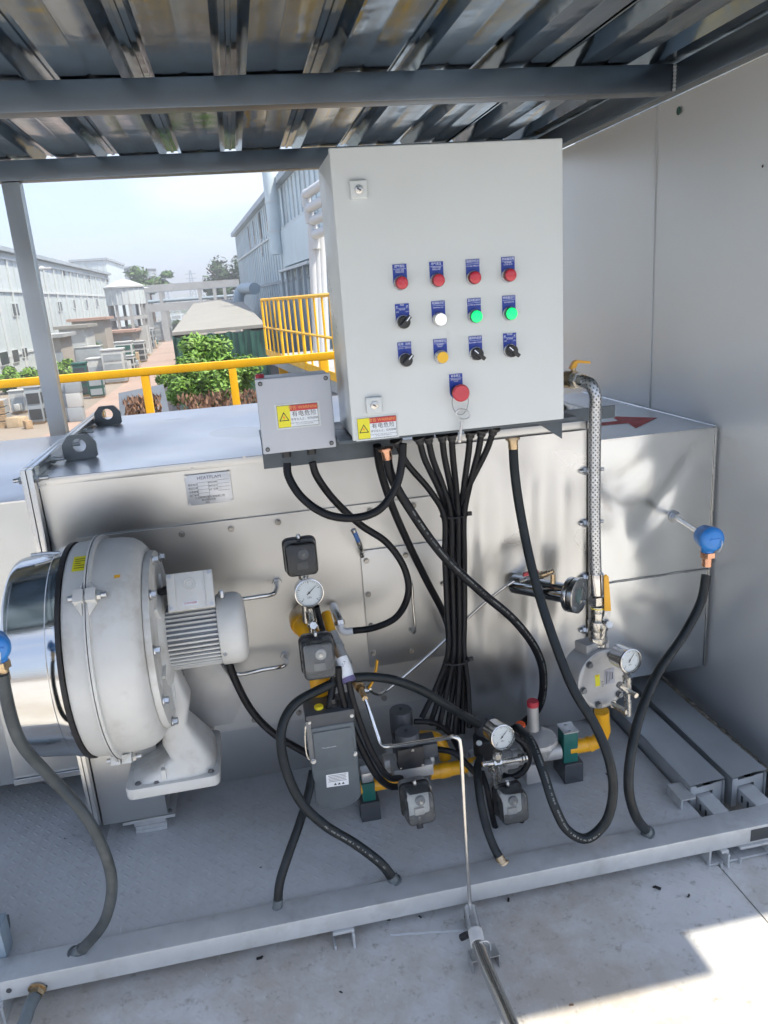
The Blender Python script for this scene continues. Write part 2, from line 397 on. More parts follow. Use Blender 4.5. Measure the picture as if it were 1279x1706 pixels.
    def build(s, name, m, parent=None, bevel=0.0, smooth=True, angle=38, loc=None, seg=2):
        if loc is not None: off = Vector(loc)
        elif parent is not None: off = WO[parent.name].copy()
        else:
            xs = [v.x for v in s.v]; ys = [v.y for v in s.v]; zs = [v.z for v in s.v]
            off = Vector(((min(xs)+max(xs))/2, (min(ys)+max(ys))/2, min(zs)))
        me = s.mesh(name, off, bevel, smooth, angle, seg); me.materials.append(MAT[m])
        o = bpy.data.objects.new(name, me); return link(o, parent, off)
def clone(o, parent, wloc, rot=None):
    """a copy that shares mesh data (alike pieces of one thing)"""
    c = o.copy(); COL.objects.link(c); WO[c.name] = Vector(wloc)
    c.parent = parent; c.location = Vector(wloc) - (WO[parent.name] if parent else Vector())
    if rot is not None: c.rotation_euler = rot
    return c
def copy_tree(o, parent=None, wloc=None):
    c = o.copy(); COL.objects.link(c); c.parent = parent
    base = WO[o.name]
    WO[c.name] = Vector(wloc) if wloc is not None else WO[parent.name] + Vector(o.location)
    if wloc is not None: c.location = wloc
    for ch in list(o.children): copy_tree(ch, c)
    return c
def text(body, size, loc, m, parent, rot=(math.pi/2,0,0), align='CENTER', name='lettering', sx=1.0, spacing=1.0, line=1.0):
    cu = bpy.data.curves.new(name, 'FONT'); cu.body = body; cu.size = size; cu.align_x = align; cu.align_y = 'CENTER'
    cu.space_character = spacing; cu.space_line = line; cu.resolution_u = 2; cu.fill_mode = 'FRONT'
    o = bpy.data.objects.new(name, cu); cu.materials.append(MAT[m])
    link(o, parent, Vector(loc)); o.rotation_euler = rot; o.scale = (sx,1,1)
    return o
def hexnut(mb, p, d, r, h): return mb.cyl(p, Vector(p)+Vector(d).normalized()*h, r, n=6)
def bolt_obj(parent, p, d, r=.007, h=.006, m='bolt_steel', name='bolt'):
    mb = MB(); p = Vector(p); d = Vector(d).normalized()
    mb.lathe([(0,r*1.35),(h*.25,r*1.35)], 14, p, d); hexnut(mb, p+d*h*.25, d, r, h*.75)
    return mb.build(name, m, parent, loc=p)
def bolts(parent, pts, d, r=.007, h=.006, m='bolt_steel', name='bolt'):
    o = bolt_obj(parent, pts[0], d, r, h, m, name)
    for p in pts[1:]: clone(o, parent, p)
# ================================================================== THE SETTING: ground, platform
GZ = -3.03
def structure(o): o['kind'] = 'structure'; return o
mb = MB(); mb.add([(-1500,-1500,GZ),(1500,-1500,GZ),(1500,1500,GZ),(-1500,1500,GZ)], [(0,1,2,3)])
structure(mb.build('ground', 'soil', smooth=False, loc=(0,0,GZ)))
# red dusty road between the rows of equipment
ra = [P(px,py,z=GZ+.004) for px,py in ((10,760),(120,700),(205,640),(268,575),(287,548),(300,540))]
rb = [P(px,py,z=GZ+.004) for px,py in ((330,760),(285,700),(290,640),(292,590),(296,555),(306,541))]
mb = MB(); n = len(ra); mb.add(ra+rb, [(i,i+1,n+i+1,n+i) for i in range(n-1)])
structure(mb.build('road', 'road_red', smooth=False))
# platform the skid stands on: plates with narrow joints over a dark slab
pf = thing('platform_floor', 'grey painted tread plate platform floor under the skid', 'floor', (0,0,-.2), kind='structure')
del pf['category']
MB().box2((-6.5,-7,-.20),(5.0,4.45,-.012)).build('slab', 'frame_grey', pf, smooth=False)
SEAM = 1.047
xs = [-6.5,-4.6,-2.65,-.62,SEAM,3.0,5.0]; ys = [-7,-4.6,-2.2,1.62,4.45]
for i in range(len(xs)-1):
    for j in range(len(ys)-1):
        MB().box2((xs[i]+.002,ys[j]+.002,-.010),(xs[i+1]-.002,ys[j+1]-.002,0)).build('floor_plate', 'floor_plate', pf, smooth=False)
a = P(650,1558,z=0); b = P(772,1550,z=0)
mb = MB()
pts = [a.lerp(b,t/8)+Vector((0,random.uniform(-.0015,.0015),.0012)) for t in range(9)]
for k in range(8): mb.add([pts[k]+Vector((0,-.003,0)),pts[k+1]+Vector((0,-.0035,0)),pts[k+1]+Vector((0,.003,0)),pts[k]+Vector((0,.0035,0))],[(0,1,2,3)])
mb.build('chalk_line', 'chalk', pf, smooth=False)
# ================================================================== SHELTER (roof, beams, post, side wall)
sh = thing('machine_shelter', 'open steel shelter with corrugated metal roof and grey sheet side wall', 'shelter', (0,2.4,0))
RZ = 2.047
x1 = P(237,145,z=RZ).x; x2 = P(383,140,z=RZ).x; pitch = x2-x1; ph = x1
def roof_sheet(k0, k1, y0, y1, dz=0.0):
    """corrugated sheet from rib k0 to rib k1 (with both ribs), ribs run front to back"""
    pr = []
    hw, tw, h = .042, .021, .036
    for k in range(k0, k1+1):
        xc = ph + k*pitch
        pr += [(xc-hw,0),(xc-tw,h),(xc-.007,h),(xc-.005,h-.005),(xc+.005,h-.005),(xc+.007,h),(xc+tw,h),(xc+hw,0)]
        if k < k1:
            xm = xc + pitch/2; pr += [(xm-.010,0),(xm-.004,.0018),(xm+.004,.0018),(xm+.010,0)]
    pr = [(pr[0][0]-.006,0)] + pr + [(pr[-1][0]+.006,0)]
    ny = 8; vs = []; fs = []; m = len(pr)
    for j in range(ny+1):
        yy = y0 + (y1-y0)*j/ny
        for (x,z) in pr: vs.append((x, yy, RZ+dz+z))
    for j in range(ny+1):
        yy = y0 + (y1-y0)*j/ny
        for (x,z) in pr: vs.append((x, yy, RZ+dz+z+.0012))
    o = (ny+1)*m
    for j in range(ny):
        for i in range(m-1):
            a = j*m+i; fs.append((a+m,a+m+1,a+1,a)); fs.append((o+a,o+a+1,o+a+m+1,o+a+m))
    for i in range(m-1):
        fs.append((i,i+1,o+i+1,o+i)); e = ny*m+i; fs.append((e+1,e,o+e,o+e+1))
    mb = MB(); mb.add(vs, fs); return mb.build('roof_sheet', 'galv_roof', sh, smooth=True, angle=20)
kB = round((1.60-ph)/pitch); kL = round((-1.72-ph)/pitch); kR = kB+6; XB = ph+kB*pitch+.044; XL = ph+kL*pitch-.05  # unseen side bays and front step, shaped for their shadow and reflection
k = kL; dz = 0
while k < kR:
    k1 = min(k+3, kB if k < kB else kR)
    roof_sheet(k, k1, .567 if k < kB else .677, 3.52, dz); dz = .003 - dz; k = k1
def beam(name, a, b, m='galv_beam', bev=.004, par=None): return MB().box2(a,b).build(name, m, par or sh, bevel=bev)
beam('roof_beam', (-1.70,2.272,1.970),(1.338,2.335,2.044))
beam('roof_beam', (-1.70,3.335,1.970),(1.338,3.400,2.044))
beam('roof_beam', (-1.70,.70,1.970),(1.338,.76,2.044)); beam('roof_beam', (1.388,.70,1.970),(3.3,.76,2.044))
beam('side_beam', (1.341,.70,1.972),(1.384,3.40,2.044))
beam('shadow_edge_trim', (XL,.559,2.030),(XB,.5655,2.10)); beam('shadow_edge_trim', (XB+.003,.669,2.030),(ph+kR*pitch+.05,.6755,2.10))  # unseen strips added to give the roof shadow a straight edge
# weld bead where beam meets side beam
mb = MB()
for i in range(7): mb.lathe([(0,.004),(.004,.006),(.008,.003)], 8, (1.3385,2.270,1.975+i*.010), (-.3,-1,0))
mb.build('weld_bead', 'zinc', sh)
pt = P(20,305,y=3.37)
beam('post', (pt.x-.033,3.337,-.0),(pt.x+.033,3.398,1.968), 'galv_beam_lit', .004)
beam('post', (1.40,3.337,0),(1.46,3.398,1.968), 'galv_beam', .004)
beam('post', (3.10,.70,0),(3.16,.76,1.968), 'galv_beam', .004)
beam('post', (-1.69,.70,0),(-1.63,.76,1.968), 'galv_beam', .004)
WX = 1.386; WB = .036
ysm = P(1088,450,x=WX).y
def wall_panel(y0, y1, z0=WB, z1=1.970):
    n, k = 10, 12; vs = []; fs = []
    for j in range(k+1):
        for i in range(n+1):
            u = i/n; v = j/k
            vs.append((WX + .006*math.sin(math.pi*u)*math.sin(math.pi*v)*math.sin(2.2*u+1.7*v+y0), y0+.0015+(y1-y0-.003)*u, z0+(z1-z0)*v))
    for j in range(k):
        for i in range(n): a = j*(n+1)+i; fs.append((a,a+n+1,a+n+2,a+1))
    mb = MB(); mb.add(vs, fs); mb.box2((WX+.012,y0+.0015,z0),(WX+.035,y1-.0015,z1))
    return mb.build('wall_panel', 'wall_sheet', sh, angle=30)
wall_panel(1.635, ysm); wall_panel(ysm, ysm+.95); wall_panel(ysm+.95, 3.41)
for yy in (ysm, ysm+.95):
    MB().box2((WX-.004,yy-.0045,WB+.002),(WX+.011,yy+.0045,1.968)).build('joint_strip', 'wall_sheet', sh, bevel=.0015)
beam('corner_trim', (WX-.012,1.605,.0),(WX+.04,1.634,1.972), 'wall_sheet', .003)
beam('base_channel', (WX-.085,1.64,.0012),(WX+.03,3.40,WB-.002), 'rubber', .002)
mb = MB(); yy = 1.64
while yy < 2.6:
    l = random.uniform(.012,.04); hh = random.uniform(.003,.010)
    mb.box2((WX-.012-random.uniform(0,.005),yy,WB-.0015),(WX-.002,yy+l,WB+hh)); yy += l*random.uniform(.9,1.3)
mb.build('torn_foam', 'foam_torn', sh, bevel=.003)
# wall smudge marks are stains of the sheet itself
for (px,py,w_,h_) in ((1130,185,.012,.03),(1270,277,.004,.008)):
    c = P(px,py,x=WX-.006); MB().lathe([(0,w_),(.0006,w_*.8)], 14, c, (-1,0,0)).build('paint_spot', 'unit_green' if w_ > .01 else 'black_ink', sh)
# ================================================================== SKID FRAME
sk = thing('skid_frame', 'grey painted steel skid frame with tread plate deck', 'skid', (0,2.4,0))
MB().box2((-1.5,1.442,.050),(1.75,1.512,.100)).build('front_beam', 'frame_grey', sk, bevel=.004)
MB().box2((-1.5,3.33,.050),(1.75,3.395,.088)).build('rear_beam', 'frame_grey', sk, bevel=.004)
MB().box2((-1.48,1.5165,.083),(1.043,3.328,.090)).build('deck_plate', 'deck_plate', sk, smooth=False)
for x in (-1.2,-.4,.4,.98): MB().box2((x,1.514,.05),(x+.05,3.328,.0825)).build('cross_beam', 'frame_grey', sk)
for (xa,xb) in ((1.072,1.118),(1.196,1.244)):
    rl = MB().box2((xa,1.5125,.052),(xb,3.328,.0985)).build('rail', 'frame_grey', sk, bevel=.003)
    for dy in (.03,.055):
        MB().box2((xa-.0008,1.512+dy,.066),(xa+.001,1.512+dy+.008,.086)).build('slot', 'dark_open', rl)
def foot(x, w=.05):
    mb = MB(); mb.box2((x,1.436,.042),(x+w,1.50,.0495)); mb.box2((x+w-.006,1.430,.0),(x+w,1.50,.042)); mb.box2((x,1.436,.0),(x+.005,1.50,.012))
    return mb.build('foot', 'frame_grey', sk, bevel=.0015)
foot(P(562,1560,z=.03).x-.01); foot(1.10,.09); foot(-.72,.05); foot(P(1135,1400,z=.03).x+.06,.02)
# channel box below the beam's right end
mb = MB(); mb.box2((1.02,1.445,.003),(1.36,1.50,.010)); mb.box2((1.02,1.447,.010),(1.026,1.50,.048)); mb.box2((1.30,1.447,.010),(1.306,1.50,.048)); mb.build('lower_channel', 'frame_grey', sk, bevel=.001)
MB().box2((1.13,1.4408,.058),(1.25,1.4425,.092)).build('beam_slot', 'dark_open', sk)
p = P(15,1650,y=1.4415)
MB().lathe([(0,.006),(.0012,.006)], 10, p, (0,-1,0)).build('beam_hole', 'dark_open', sk); MB().lathe([(0,.004),(.0012,.004)], 10, P(76,1643,y=1.4415), (0,-1,0)).build('beam_hole', 'dark_open', sk)
for px,py in ((1134,1340),):
    c = P(px,py,z=.09); mb = MB(); mb.box2((c.x-.012,c.y-.02,.0905),(c.x-.007,c.y+.05,.115)); mb.box2((c.x-.012,c.y-.02,.1155),(c.x+.03,c.y+.05,.120)); mb.build('angle_clip', 'frame_grey', sk)
# sheet-metal rail covers
def rail_cover(x0, x1, label, lift):
    t = thing('rail_cover', label, 'cover', ((x0+x1)/2,2.4,.045), 'rail covers under the right duct')
    y0, y1, zt = 1.585, 3.26, .137
    mb = MB(); ny = 10
    vs = []; fs = []
    for j in range(ny+1):
        yy = y0 + (y1-y0)*j/ny; up = lift*max(0,1-j*.5)
        for (x,z) in ((x0,zt),(x0+.25*(x1-x0),zt+.002+up*.2),(x0+.6*(x1-x0),zt+.002+up*.7),(x1,zt+up)): vs.append((x,yy,z))
    for j in range(ny):
        for i in range(3): a = j*4+i; fs.append((a,a+1,a+5,a+4))
    mb.add(vs,fs); mb.add([(v[0],v[1],v[2]-.0015) for v in vs],[tuple(reversed(f)) for f in fs]); mb.build('top_sheet', 'cover_grey', t, angle=25)
    MB().box2((x0,y0,.045),(x0+.0015,y1,zt-.002)).build('side_sheet', 'cover_grey', t, smooth=False)
    MB().box2((x1-.0015,y0,.045),(x1,y1,zt-.002)).build('side_sheet', 'cover_grey', t, smooth=False)
    xm0 = x0+.018; xm1 = x0+.070
    mb = MB(); mb.box2((x0+.002,y0+.001,.045),(xm0,y0+.003,zt-.004)); mb.box2((xm1,y0+.001,.045),(x1-.002,y0+.003,zt-.008)); mb.box2((xm0,y0+.001,.108),(xm1,y0+.003,zt-.010))
    M0 = Matrix.Translation((x0,y0,.045)) @ Matrix.Rotation(math.radians(4),4,'Z') @ Matrix.Translation((-x0,-y0,-.045))
    mb.v = [M0 @ v for v in mb.v]; mb.build('end_flap', 'cover_grey', t)
    MB().box2((x0+.003,y0+.06,.046),(x1-.003,y0+.063,zt-.004)).build('baffle', 'rubber', t)
rail_cover(1.050,1.150,'grey sheet metal rail cover with opened end, nearer the hoses', .006)
rail_cover(1.174,1.276,'grey sheet metal rail cover with bent end flap, next to the side wall', .008)
# ================================================================== HEATER CABINET (stainless body)
MY = 2.04
hc = thing('heater_cabinet', 'large stainless steel heater cabinet with bolted front panel behind the control cabinet', 'heater', (.2,2.6,.09))
def wavy_sheet(x0,x1,z0,z1,y,amp,nx,nz,seed,th=.002):
    r = random.Random(seed); ph_ = [(r.uniform(.6,2.2),r.uniform(.4,1.6),r.uniform(0,6.3)) for _ in range(4)]
    vs = []; fs = []
    for j in range(nz+1):
        for i in range(nx+1):
            u = i/nx; v = j/nz; e = min(1,4*u,4*(1-u))*min(1,4*v,4*(1-v))
            d = sum(math.sin(a*3*u*2+b*3*v*2+c) for a,b,c in ph_)/4
            if amp > .009: d += .55*(1-min(1,abs((v-.52)-.55*(u-.45)+.12*math.sin(5*u))*7)) + .35*(1-min(1,abs((v-.80)+.10*math.sin(6*u+1))*9)) - .3*(1-min(1,abs((v-.30)-.25*(u-.3))*6))
            vs.append((x0+(x1-x0)*u, y+amp*d*e, z0+(z1-z0)*v))
    for j in range(nz):
        for i in range(nx): a = j*(nx+1)+i; fs.append((a,a+1,a+nx+2,a+nx+1))
    return vs, fs
BX0, BX1, BZ0, BZ1 = -.546, .957, .091, 1.068
mb = MB(); v_, f_ = wavy_sheet(BX0,BX1,BZ0,BZ1,MY,.0035,60,30,3); mb.add(v_,f_)
mb.box2((BX0+.0005,MY+.012,BZ0+.0005),(BX1-.0005,3.13,BZ1-.0005)); mb.add([(BX0,MY,BZ1),(BX1,MY,BZ1),(BX1,MY+.012,BZ1),(BX0,MY+.012,BZ1)],[(0,1,2,3)])
mb.build('body', 'steel_front', hc, angle=30)
mb = MB(); nx, ny = 30, 20; vs = []; fs = []; r = random.Random(5)
for j in range(ny+1):
    for i in range(nx+1):
        u=i/nx; v=j/ny; e = min(1,5*u,5*(1-u))*min(1,5*v,5*(1-v))
        vs.append((BX0+(BX1-BX0)*u, MY-.003+(3.135-MY)*v, BZ1+.003+e*.004*(math.sin(9*u+4*v)+math.sin(5*u-11*v+1)+.6*math.sin(21*u+9*v))*.5))
for j in range(ny):
    for i in range(nx): a=j*(nx+1)+i; fs.append((a,a+1,a+nx+2,a+nx+1))
mb.add(vs,fs); mb.build('top_sheet', 'steel_top', hc, angle=30)
MB().box2((BX0,MY-.0055,BZ1-.018),(BX1,MY-.0035,BZ1+.0025)).build('top_lip', 'steel_front', hc, bevel=.0008)
mb = MB(); nx, nz = 70, 40; vs = []; fs = []
for j in range(nz+1):
    for i in range(nx+1):
        u=i/nx; v=j/nz; e = min(1,6*u,6*(1-u))*min(1,5*v,5*(1-v))
        vs.append((.556+(.955-.556)*u, MY-.0125-e*(.0032*math.sin(15*u+1.2*math.sin(2.5*v))+.0022*math.sin(27*u-2.0*v+1)+.0015*math.sin(7*v+3*u)), .10+(1.045-.10)*v))
for j in range(nz):
    for i in range(nx): a=j*(nx+1)+i; fs.append((a,a+1,a+nx+2,a+nx+1))
mb.add(vs,fs); mb.build('front_sheet', 'steel_wavy', hc, angle=60)
# bolted lower front panel and access door
pa = P(127,897,y=MY-.006); pbm = P(450,1206,y=MY-.006).z
mb = MB(); v_, f_ = wavy_sheet(pa.x,.552,pbm,pa.z,MY-.0075,.0012,40,24,9); mb.add(v_,f_)
mb.box2((pa.x,MY-.0068,pbm),(.552,MY-.0042,pa.z)); fp = mb.build('front_panel', 'steel_panel', hc, angle=30)
PYF = MY-.0095
bolts(hc, [P(px,py,y=PYF) for px,py in ((137,911),(222,902),(303,890),(385,881),(463,870),(548,861),(616,851),(688,842),
      (352,1212),(424,1199),(498,1187),(570,1175),(640,1163))], (0,-1,0), .0065, .008)
da = P(600,918,y=MY-.012); db = P(740,1092,y=MY-.012)
dr = MB().box2((da.x,MY-.0145,db.z),(.545,MY-.0098,da.z)).build('access_door', 'steel_panel', hc, bevel=.001)
bolts(dr, [P(px,py,y=MY-.0147) for px,py in ((610,934),(613,990),(618,1042),(622,1088),(675,925),(685,1084),(738,915),(738,972))], (0,-1,0), .0065, .008)
def handle(parent, pts, r, name='handle', m='steel_tube'):
    return MB().tube(pts, r, 12, True, 10).build(name, m, parent)
handle(dr, [P(679,965,y=MY-.016),P(679,963,y=MY-.03),P(684,968,y=MY-.045),P(688,1010,y=MY-.047),P(691,1050,y=MY-.045),P(688,1054,y=MY-.03),P(682,1048,y=MY-.016)], .0042)
mb = MB()
hq = [P(460,968,y=MY-.012),P(461,978,y=MY-.045),P(455,989,y=MY-.072),P(430,994,y=MY-.078),P(385,1002,y=MY-.08),P(377,1008,y=MY-.08),P(380,1060,y=MY-.08),P(386,1118,y=MY-.08),P(396,1123,y=MY-.08),P(440,1115,y=MY-.078),P(472,1109,y=MY-.070),P(478,1102,y=MY-.045),P(474,1090,y=MY-.012)]
gh = handle(hc, hq, .0062, 'grab_handle')
mb = MB(); hexnut(mb, P(461,970,y=MY-.009), (0,-1,0), .013, .012); hexnut(mb, P(474,1092,y=MY-.009), (0,-1,0), .013, .012); mb.build('nut', 'zinc', gh)
# rivets on the upper front
bolts(hc, [P(px,py,y=MY-.004) for px,py in ((75,808),(320,781),(407,762))], (0,-1,0), .0035, .004, 'zinc', 'rivet')
# small blue capped test plug
q0 = P(603,926,y=MY-.016); q1 = P(600,910,y=MY-.06); q2 = P(588,882,y=MY-.075)
tp = MB().tube([q0,q1,P(596,900,y=MY-.068)], .007, 12).build('test_plug', 'nickel', hc)
mb = MB().cyl(P(597,902,y=MY-.0685), P(590,886,y=MY-.074), .0062, .0068, 14); mb.build('blue_sleeve', 'blue_tape', tp)
MB().cyl(P(590,886,y=MY-.074), q2, .0075, .008, 14).build('end_cap', 'zinc', tp)
# nameplate
na = P(304,788,y=MY-.007); nb = P(391,842,y=MY-.007); nc = (na+nb)/2; nw = (nb.x-na.x)*.96; nh = abs(nb.z-na.z)*.80
npz = P(348,814,y=MY-.007)
npo = MB().box((npz.x,MY-.0065,npz.z),(nw,.0015,nh)).build('nameplate', 'plate_alu', hc, bevel=.0004)
ty = MY-.0078
text('HEATFLAM', .0125, (npz.x+.004,ty,npz.z+nh*.37), 'navy_ink', npo, spacing=1.05)
for k,s_ in enumerate(('额定电压','额定功率','设备重量','出厂编号')): text(s_, .0062, (npz.x-nw*.34,ty,npz.z+nh*(.17-.115*k)), 'black_ink', npo)
for k,s_ in enumerate(('燃料种类','燃料压力','出厂日期')): text(s_, .0062, (npz.x+nw*.10,ty,npz.z+nh*(.20-.115*k)), 'black_ink', npo)
for k,s_ in enumerate(('工业燃烧设备制造有限公司','售后服务热线','网址')): text(s_, .0066-.0005*k, (npz.x-.004*k,ty,npz.z-nh*(.27+.085*k)), 'black_ink', npo)
mb = MB()
for k in range(5): mb.box((npz.x-nw*.12,ty+.0003,npz.z+nh*(.225-.115*k)),(nw*.24,.0003,.0006))
for k in range(4): mb.box((npz.x+nw*.33,ty+.0003,npz.z+nh*(.255-.115*k)),(nw*.26,.0003,.0006))
mb.box((npz.x-nw*.24,ty+.0003,npz.z-nh*.0),(.0006,.0003,nh*.46)); mb.box((npz.x-nw*.0,ty+.0003,npz.z-nh*.0),(.0006,.0003,nh*.46))
mb.build('table_lines', 'black_ink', npo, smooth=False)
bolts(npo, [Vector((npz.x+sx*(nw/2-.003),MY-.0072,npz.z+sz*(nh/2-.003))) for sx in (-1,1) for sz in (-1,1)], (0,-1,0), .003, .003, 'zinc', 'screw')
# flanges left and right
def flange_ring(name, xa, xb, y0, y1, z0, z1, wd, parent, m='steel_edge'):
    mb = MB(); mb.box2((xa,y0,z0),(xb,y0+wd,z1)); mb.box2((xa,y1-wd,z0),(xb,y1,z1))
    mb.box2((xa,y0+wd,z1-wd),(xb,y1-wd,z1)); mb.box2((xa,y0+wd,z0),(xb,y1-wd,z0+wd)); return mb.build(name, m, parent, bevel=.001)
fl = flange_ring('left_flange', -.5615,-.5475, 2.005,3.165,.092,1.102,.034,hc)
flange_ring('right_flange', .9585,.9705, 2.005,3.165,.092,1.10,.034,hc)
mb0 = None
def stud(parent, p, d, l=.06):
    mb = MB(); p = Vector(p); d = Vector(d).normalized(); mb.cyl(p-d*l*.55, p+d*l*.45, .0055, n=12)
    hexnut(mb, p+d*.014, d, .011, .010); hexnut(mb, p-d*.024, d, .011, .010); mb.lathe([(0,.013),(.002,.013)],14,p+d*.012,d)
    return mb.build('stud', 'zinc', parent, loc=p)
s0 = stud(hc, (-.5615,2.022,1.075), (-1,0,0), .085)
for z in (.86,.62,.38): clone(s0, hc, (-.5615,2.022,z))
for y in (2.22,2.45,2.70,2.95): clone(s0, hc, (-.5615,y,1.085))
sx0 = P(975,785,y=2.02).z
s1 = stud(hc, (.9645,2.022,sx0), (-1,0,0), .075)
for py in (872,962,1050): clone(s1, hc, (.9645,2.022,P(975,py,y=2.02).z))
for y in (2.2,2.45): clone(s1, hc, (.9645,y,1.085))
# lifting lugs with round eyes
def holed_plate(mb, c, ax, az, poly, r, th, n=40):
    """plate in the plane (ax, az) round c; poly = outline in plane coordinates; round hole of radius r at the origin"""
    ax = Vector(ax); az = Vector(az); nrm = ax.cross(az); c = Vector(c); out = []; inn = []
    for k in range(n):
        a = 2*math.pi*k/n; d = (math.cos(a), math.sin(a)); best = 9
        for i in range(len(poly)):
            (x1_,y1_),(x2_,y2_) = poly[i], poly[(i+1)%len(poly)]; ex,ey = x2_-x1_, y2_-y1_
            den = d[0]*ey-d[1]*ex
            if abs(den) < 1e-9: continue
            t = (x1_*ey-y1_*ex)/den; u = (x1_*d[1]-y1_*d[0])/den
            if t > 0 and -1e-6 <= u <= 1+1e-6: best = min(best,t)
        out.append((d[0]*best,d[1]*best)); inn.append((d[0]*r,d[1]*r))
    vs = []
    for s_ in (-.5,.5):
        for q in out: vs.append(c+ax*q[0]+az*q[1]+nrm*th*s_)
        for q in inn: vs.append(c+ax*q[0]+az*q[1]+nrm*th*s_)
    fs = []
    for k in range(n):
        k2=(k+1)%n
        fs += [(k2,k,n+k,n+k2),(2*n+k,2*n+k2,3*n+k2,3*n+k),(k,k2,2*n+k2,2*n+k),(n+k2,n+k,3*n+k,3*n+k2)]
    return mb.add(vs,fs)
for (cx_,cy_) in ((-.478,2.262),(-.498,2.91)):
    mb = MB(); holed_plate(mb,(cx_,cy_,1.111),(1,0,0),(0,0,1),[(-.046,-.0395),(.046,-.0395),(.046,.005),(.026,.030),(-.026,.030),(-.046,.005)],.0195,.012)
    mb.build('lifting_lug', 'lug_grey', hc, angle=25)
# ================================================================== DUCTS left and right
ld = thing('left_duct', 'stainless duct section at the left edge beyond the bolted flange', 'duct', (-1.0,2.6,.2))
mb = MB(); v_, f_ = wavy_sheet(-1.62,-.578,.20,1.017,MY+.006,.006,30,16,21); mb.add(v_,f_); mb.box2((-1.62,MY+.02,.201),(-.5785,3.12,1.013)); mb.build('body', 'steel_dimmed', ld, angle=30)
MB().box2((-1.62,MY+.001,1.0135),(-.5785,3.13,1.019)).build('top_sheet', 'steel_top', ld, bevel=.001)
flange_ring('flange', -.5765,-.5635, 2.005,3.165,.092,1.102,.034,ld)
rd = thing('right_duct', 'dented stainless duct with red arrow on top, running into the side wall', 'duct', (1.18,2.3,.21))
DT = P(1100,722,y=MY).z; DB = P(1150,1112,y=MY).z; DY = P(1010,650,z=DT).y
dse = P(1090,960,y=MY-.004).z
for (za,zb,amp,sd,nm) in ((dse,DT,.0098,31,'upper_sheet'),(DB,dse-.001,.007,35,'lower_sheet')):
    mb = MB(); v_, f_ = wavy_sheet(.986,1.377,za,zb,MY-.002,amp,36,28,sd); mb.add(v_,f_); mb.build(nm, 'steel_duct', rd, angle=40)
MB().box2((.987,MY+.012,DB+.001),(1.376,DY,DT-.002)).build('core', 'steel_edge', rd)
mb = MB(); mb.add([(.986,MY-.002,DT+.001),(1.377,MY-.002,DT+.001),(1.377,DY,DT+.001),(.986,DY,DT+.001)],[(0,1,2,3)]); mb.build('top_sheet', 'steel_top', rd)
mb = MB(); mb.add([(1.3775,MY-.002,DB),(1.3775,DY,DB),(1.3775,DY,DT),(1.3775,MY-.002,DT)],[(0,1,2,3)]); mb.add([(.986,MY-.002,DB),(1.377,MY-.002,DB),(1.377,DY,DB),(.986,DY,DB)],[(3,2,1,0)]); mb.build('side_sheet', 'steel_edge', rd)
mb = MB(); rr = random.Random(2); pts = [Vector((.988+i*.0387, MY-.006-rr.uniform(0,.003), dse+rr.uniform(-.0015,.0015))) for i in range(11)]; mb.tube(pts,.0016,6,False); mb.build('fold_seam', 'steel_panel', rd)
MB().box2((1.372,MY-.0065,DB),(1.3785,MY-.003,DT)).build('edge_fold', 'steel_edge', rd, bevel=.001)
MB().box2((.988,MY-.0065,DT-.004),(1.3715,MY-.003,DT+.002)).build('edge_fold', 'steel_edge', rd, bevel=.001)
MB().tube([Vector((1.377,MY+(DY-MY)*t/6,DT+.002)) for t in range(7)],.003,6,False).build('edge_fold', 'steel_edge', rd)
flange_ring('flange', .9725,.985, 2.005,2.70,.092,1.10,.034,rd)
arrow = [P(px,py,z=DT+.0018) for px,py in ((1094.6,696),(1018,693.5),(1029,701),(1001,704),(1001,709),(1046,705),(1058.7,713.6))]
mb = MB(); mb.add(arrow,[tuple(range(7))]); ar = mb.build('painted_arrow', 'red_paint', rd, smooth=False)
# ================================================================== CABINET BRACKET
br = thing('cabinet_bracket', 'dark grey angle bracket carrying the control cabinet and junction box', 'bracket', (.45,1.9,1.06))
PZ0 = P(760,717,y=1.66).z
MB().box2((.026,1.858,P(530,768,y=1.858).z-.006),(.372,1.866,PZ0-.004)).build('front_bar', 'bracket_grey', br, bevel=.001)
MB().box2((.20,1.70,PZ0-.0125),(.775,1.93,PZ0-.0045)).build('shelf', 'bracket_grey', br, bevel=.001)
MB().box2((.026,1.8665,PZ0-.0155),(.775,2.03,PZ0-.0135)).build('rear_shelf', 'bracket_grey', br)
mb = MB(); g = [P(880,704,y=1.80),P(936,698,y=1.80),P(936,731,y=1.80)]; g[0].z = g[1].z = PZ0-.0130; mb.prism(g,(0,.006,0)); mb.build('gusset', 'bracket_grey', br)
MB().box2((.60,1.8665,PZ0-.05),(.96,1.874,PZ0-.017)).build('rear_bar', 'bracket_grey', br)
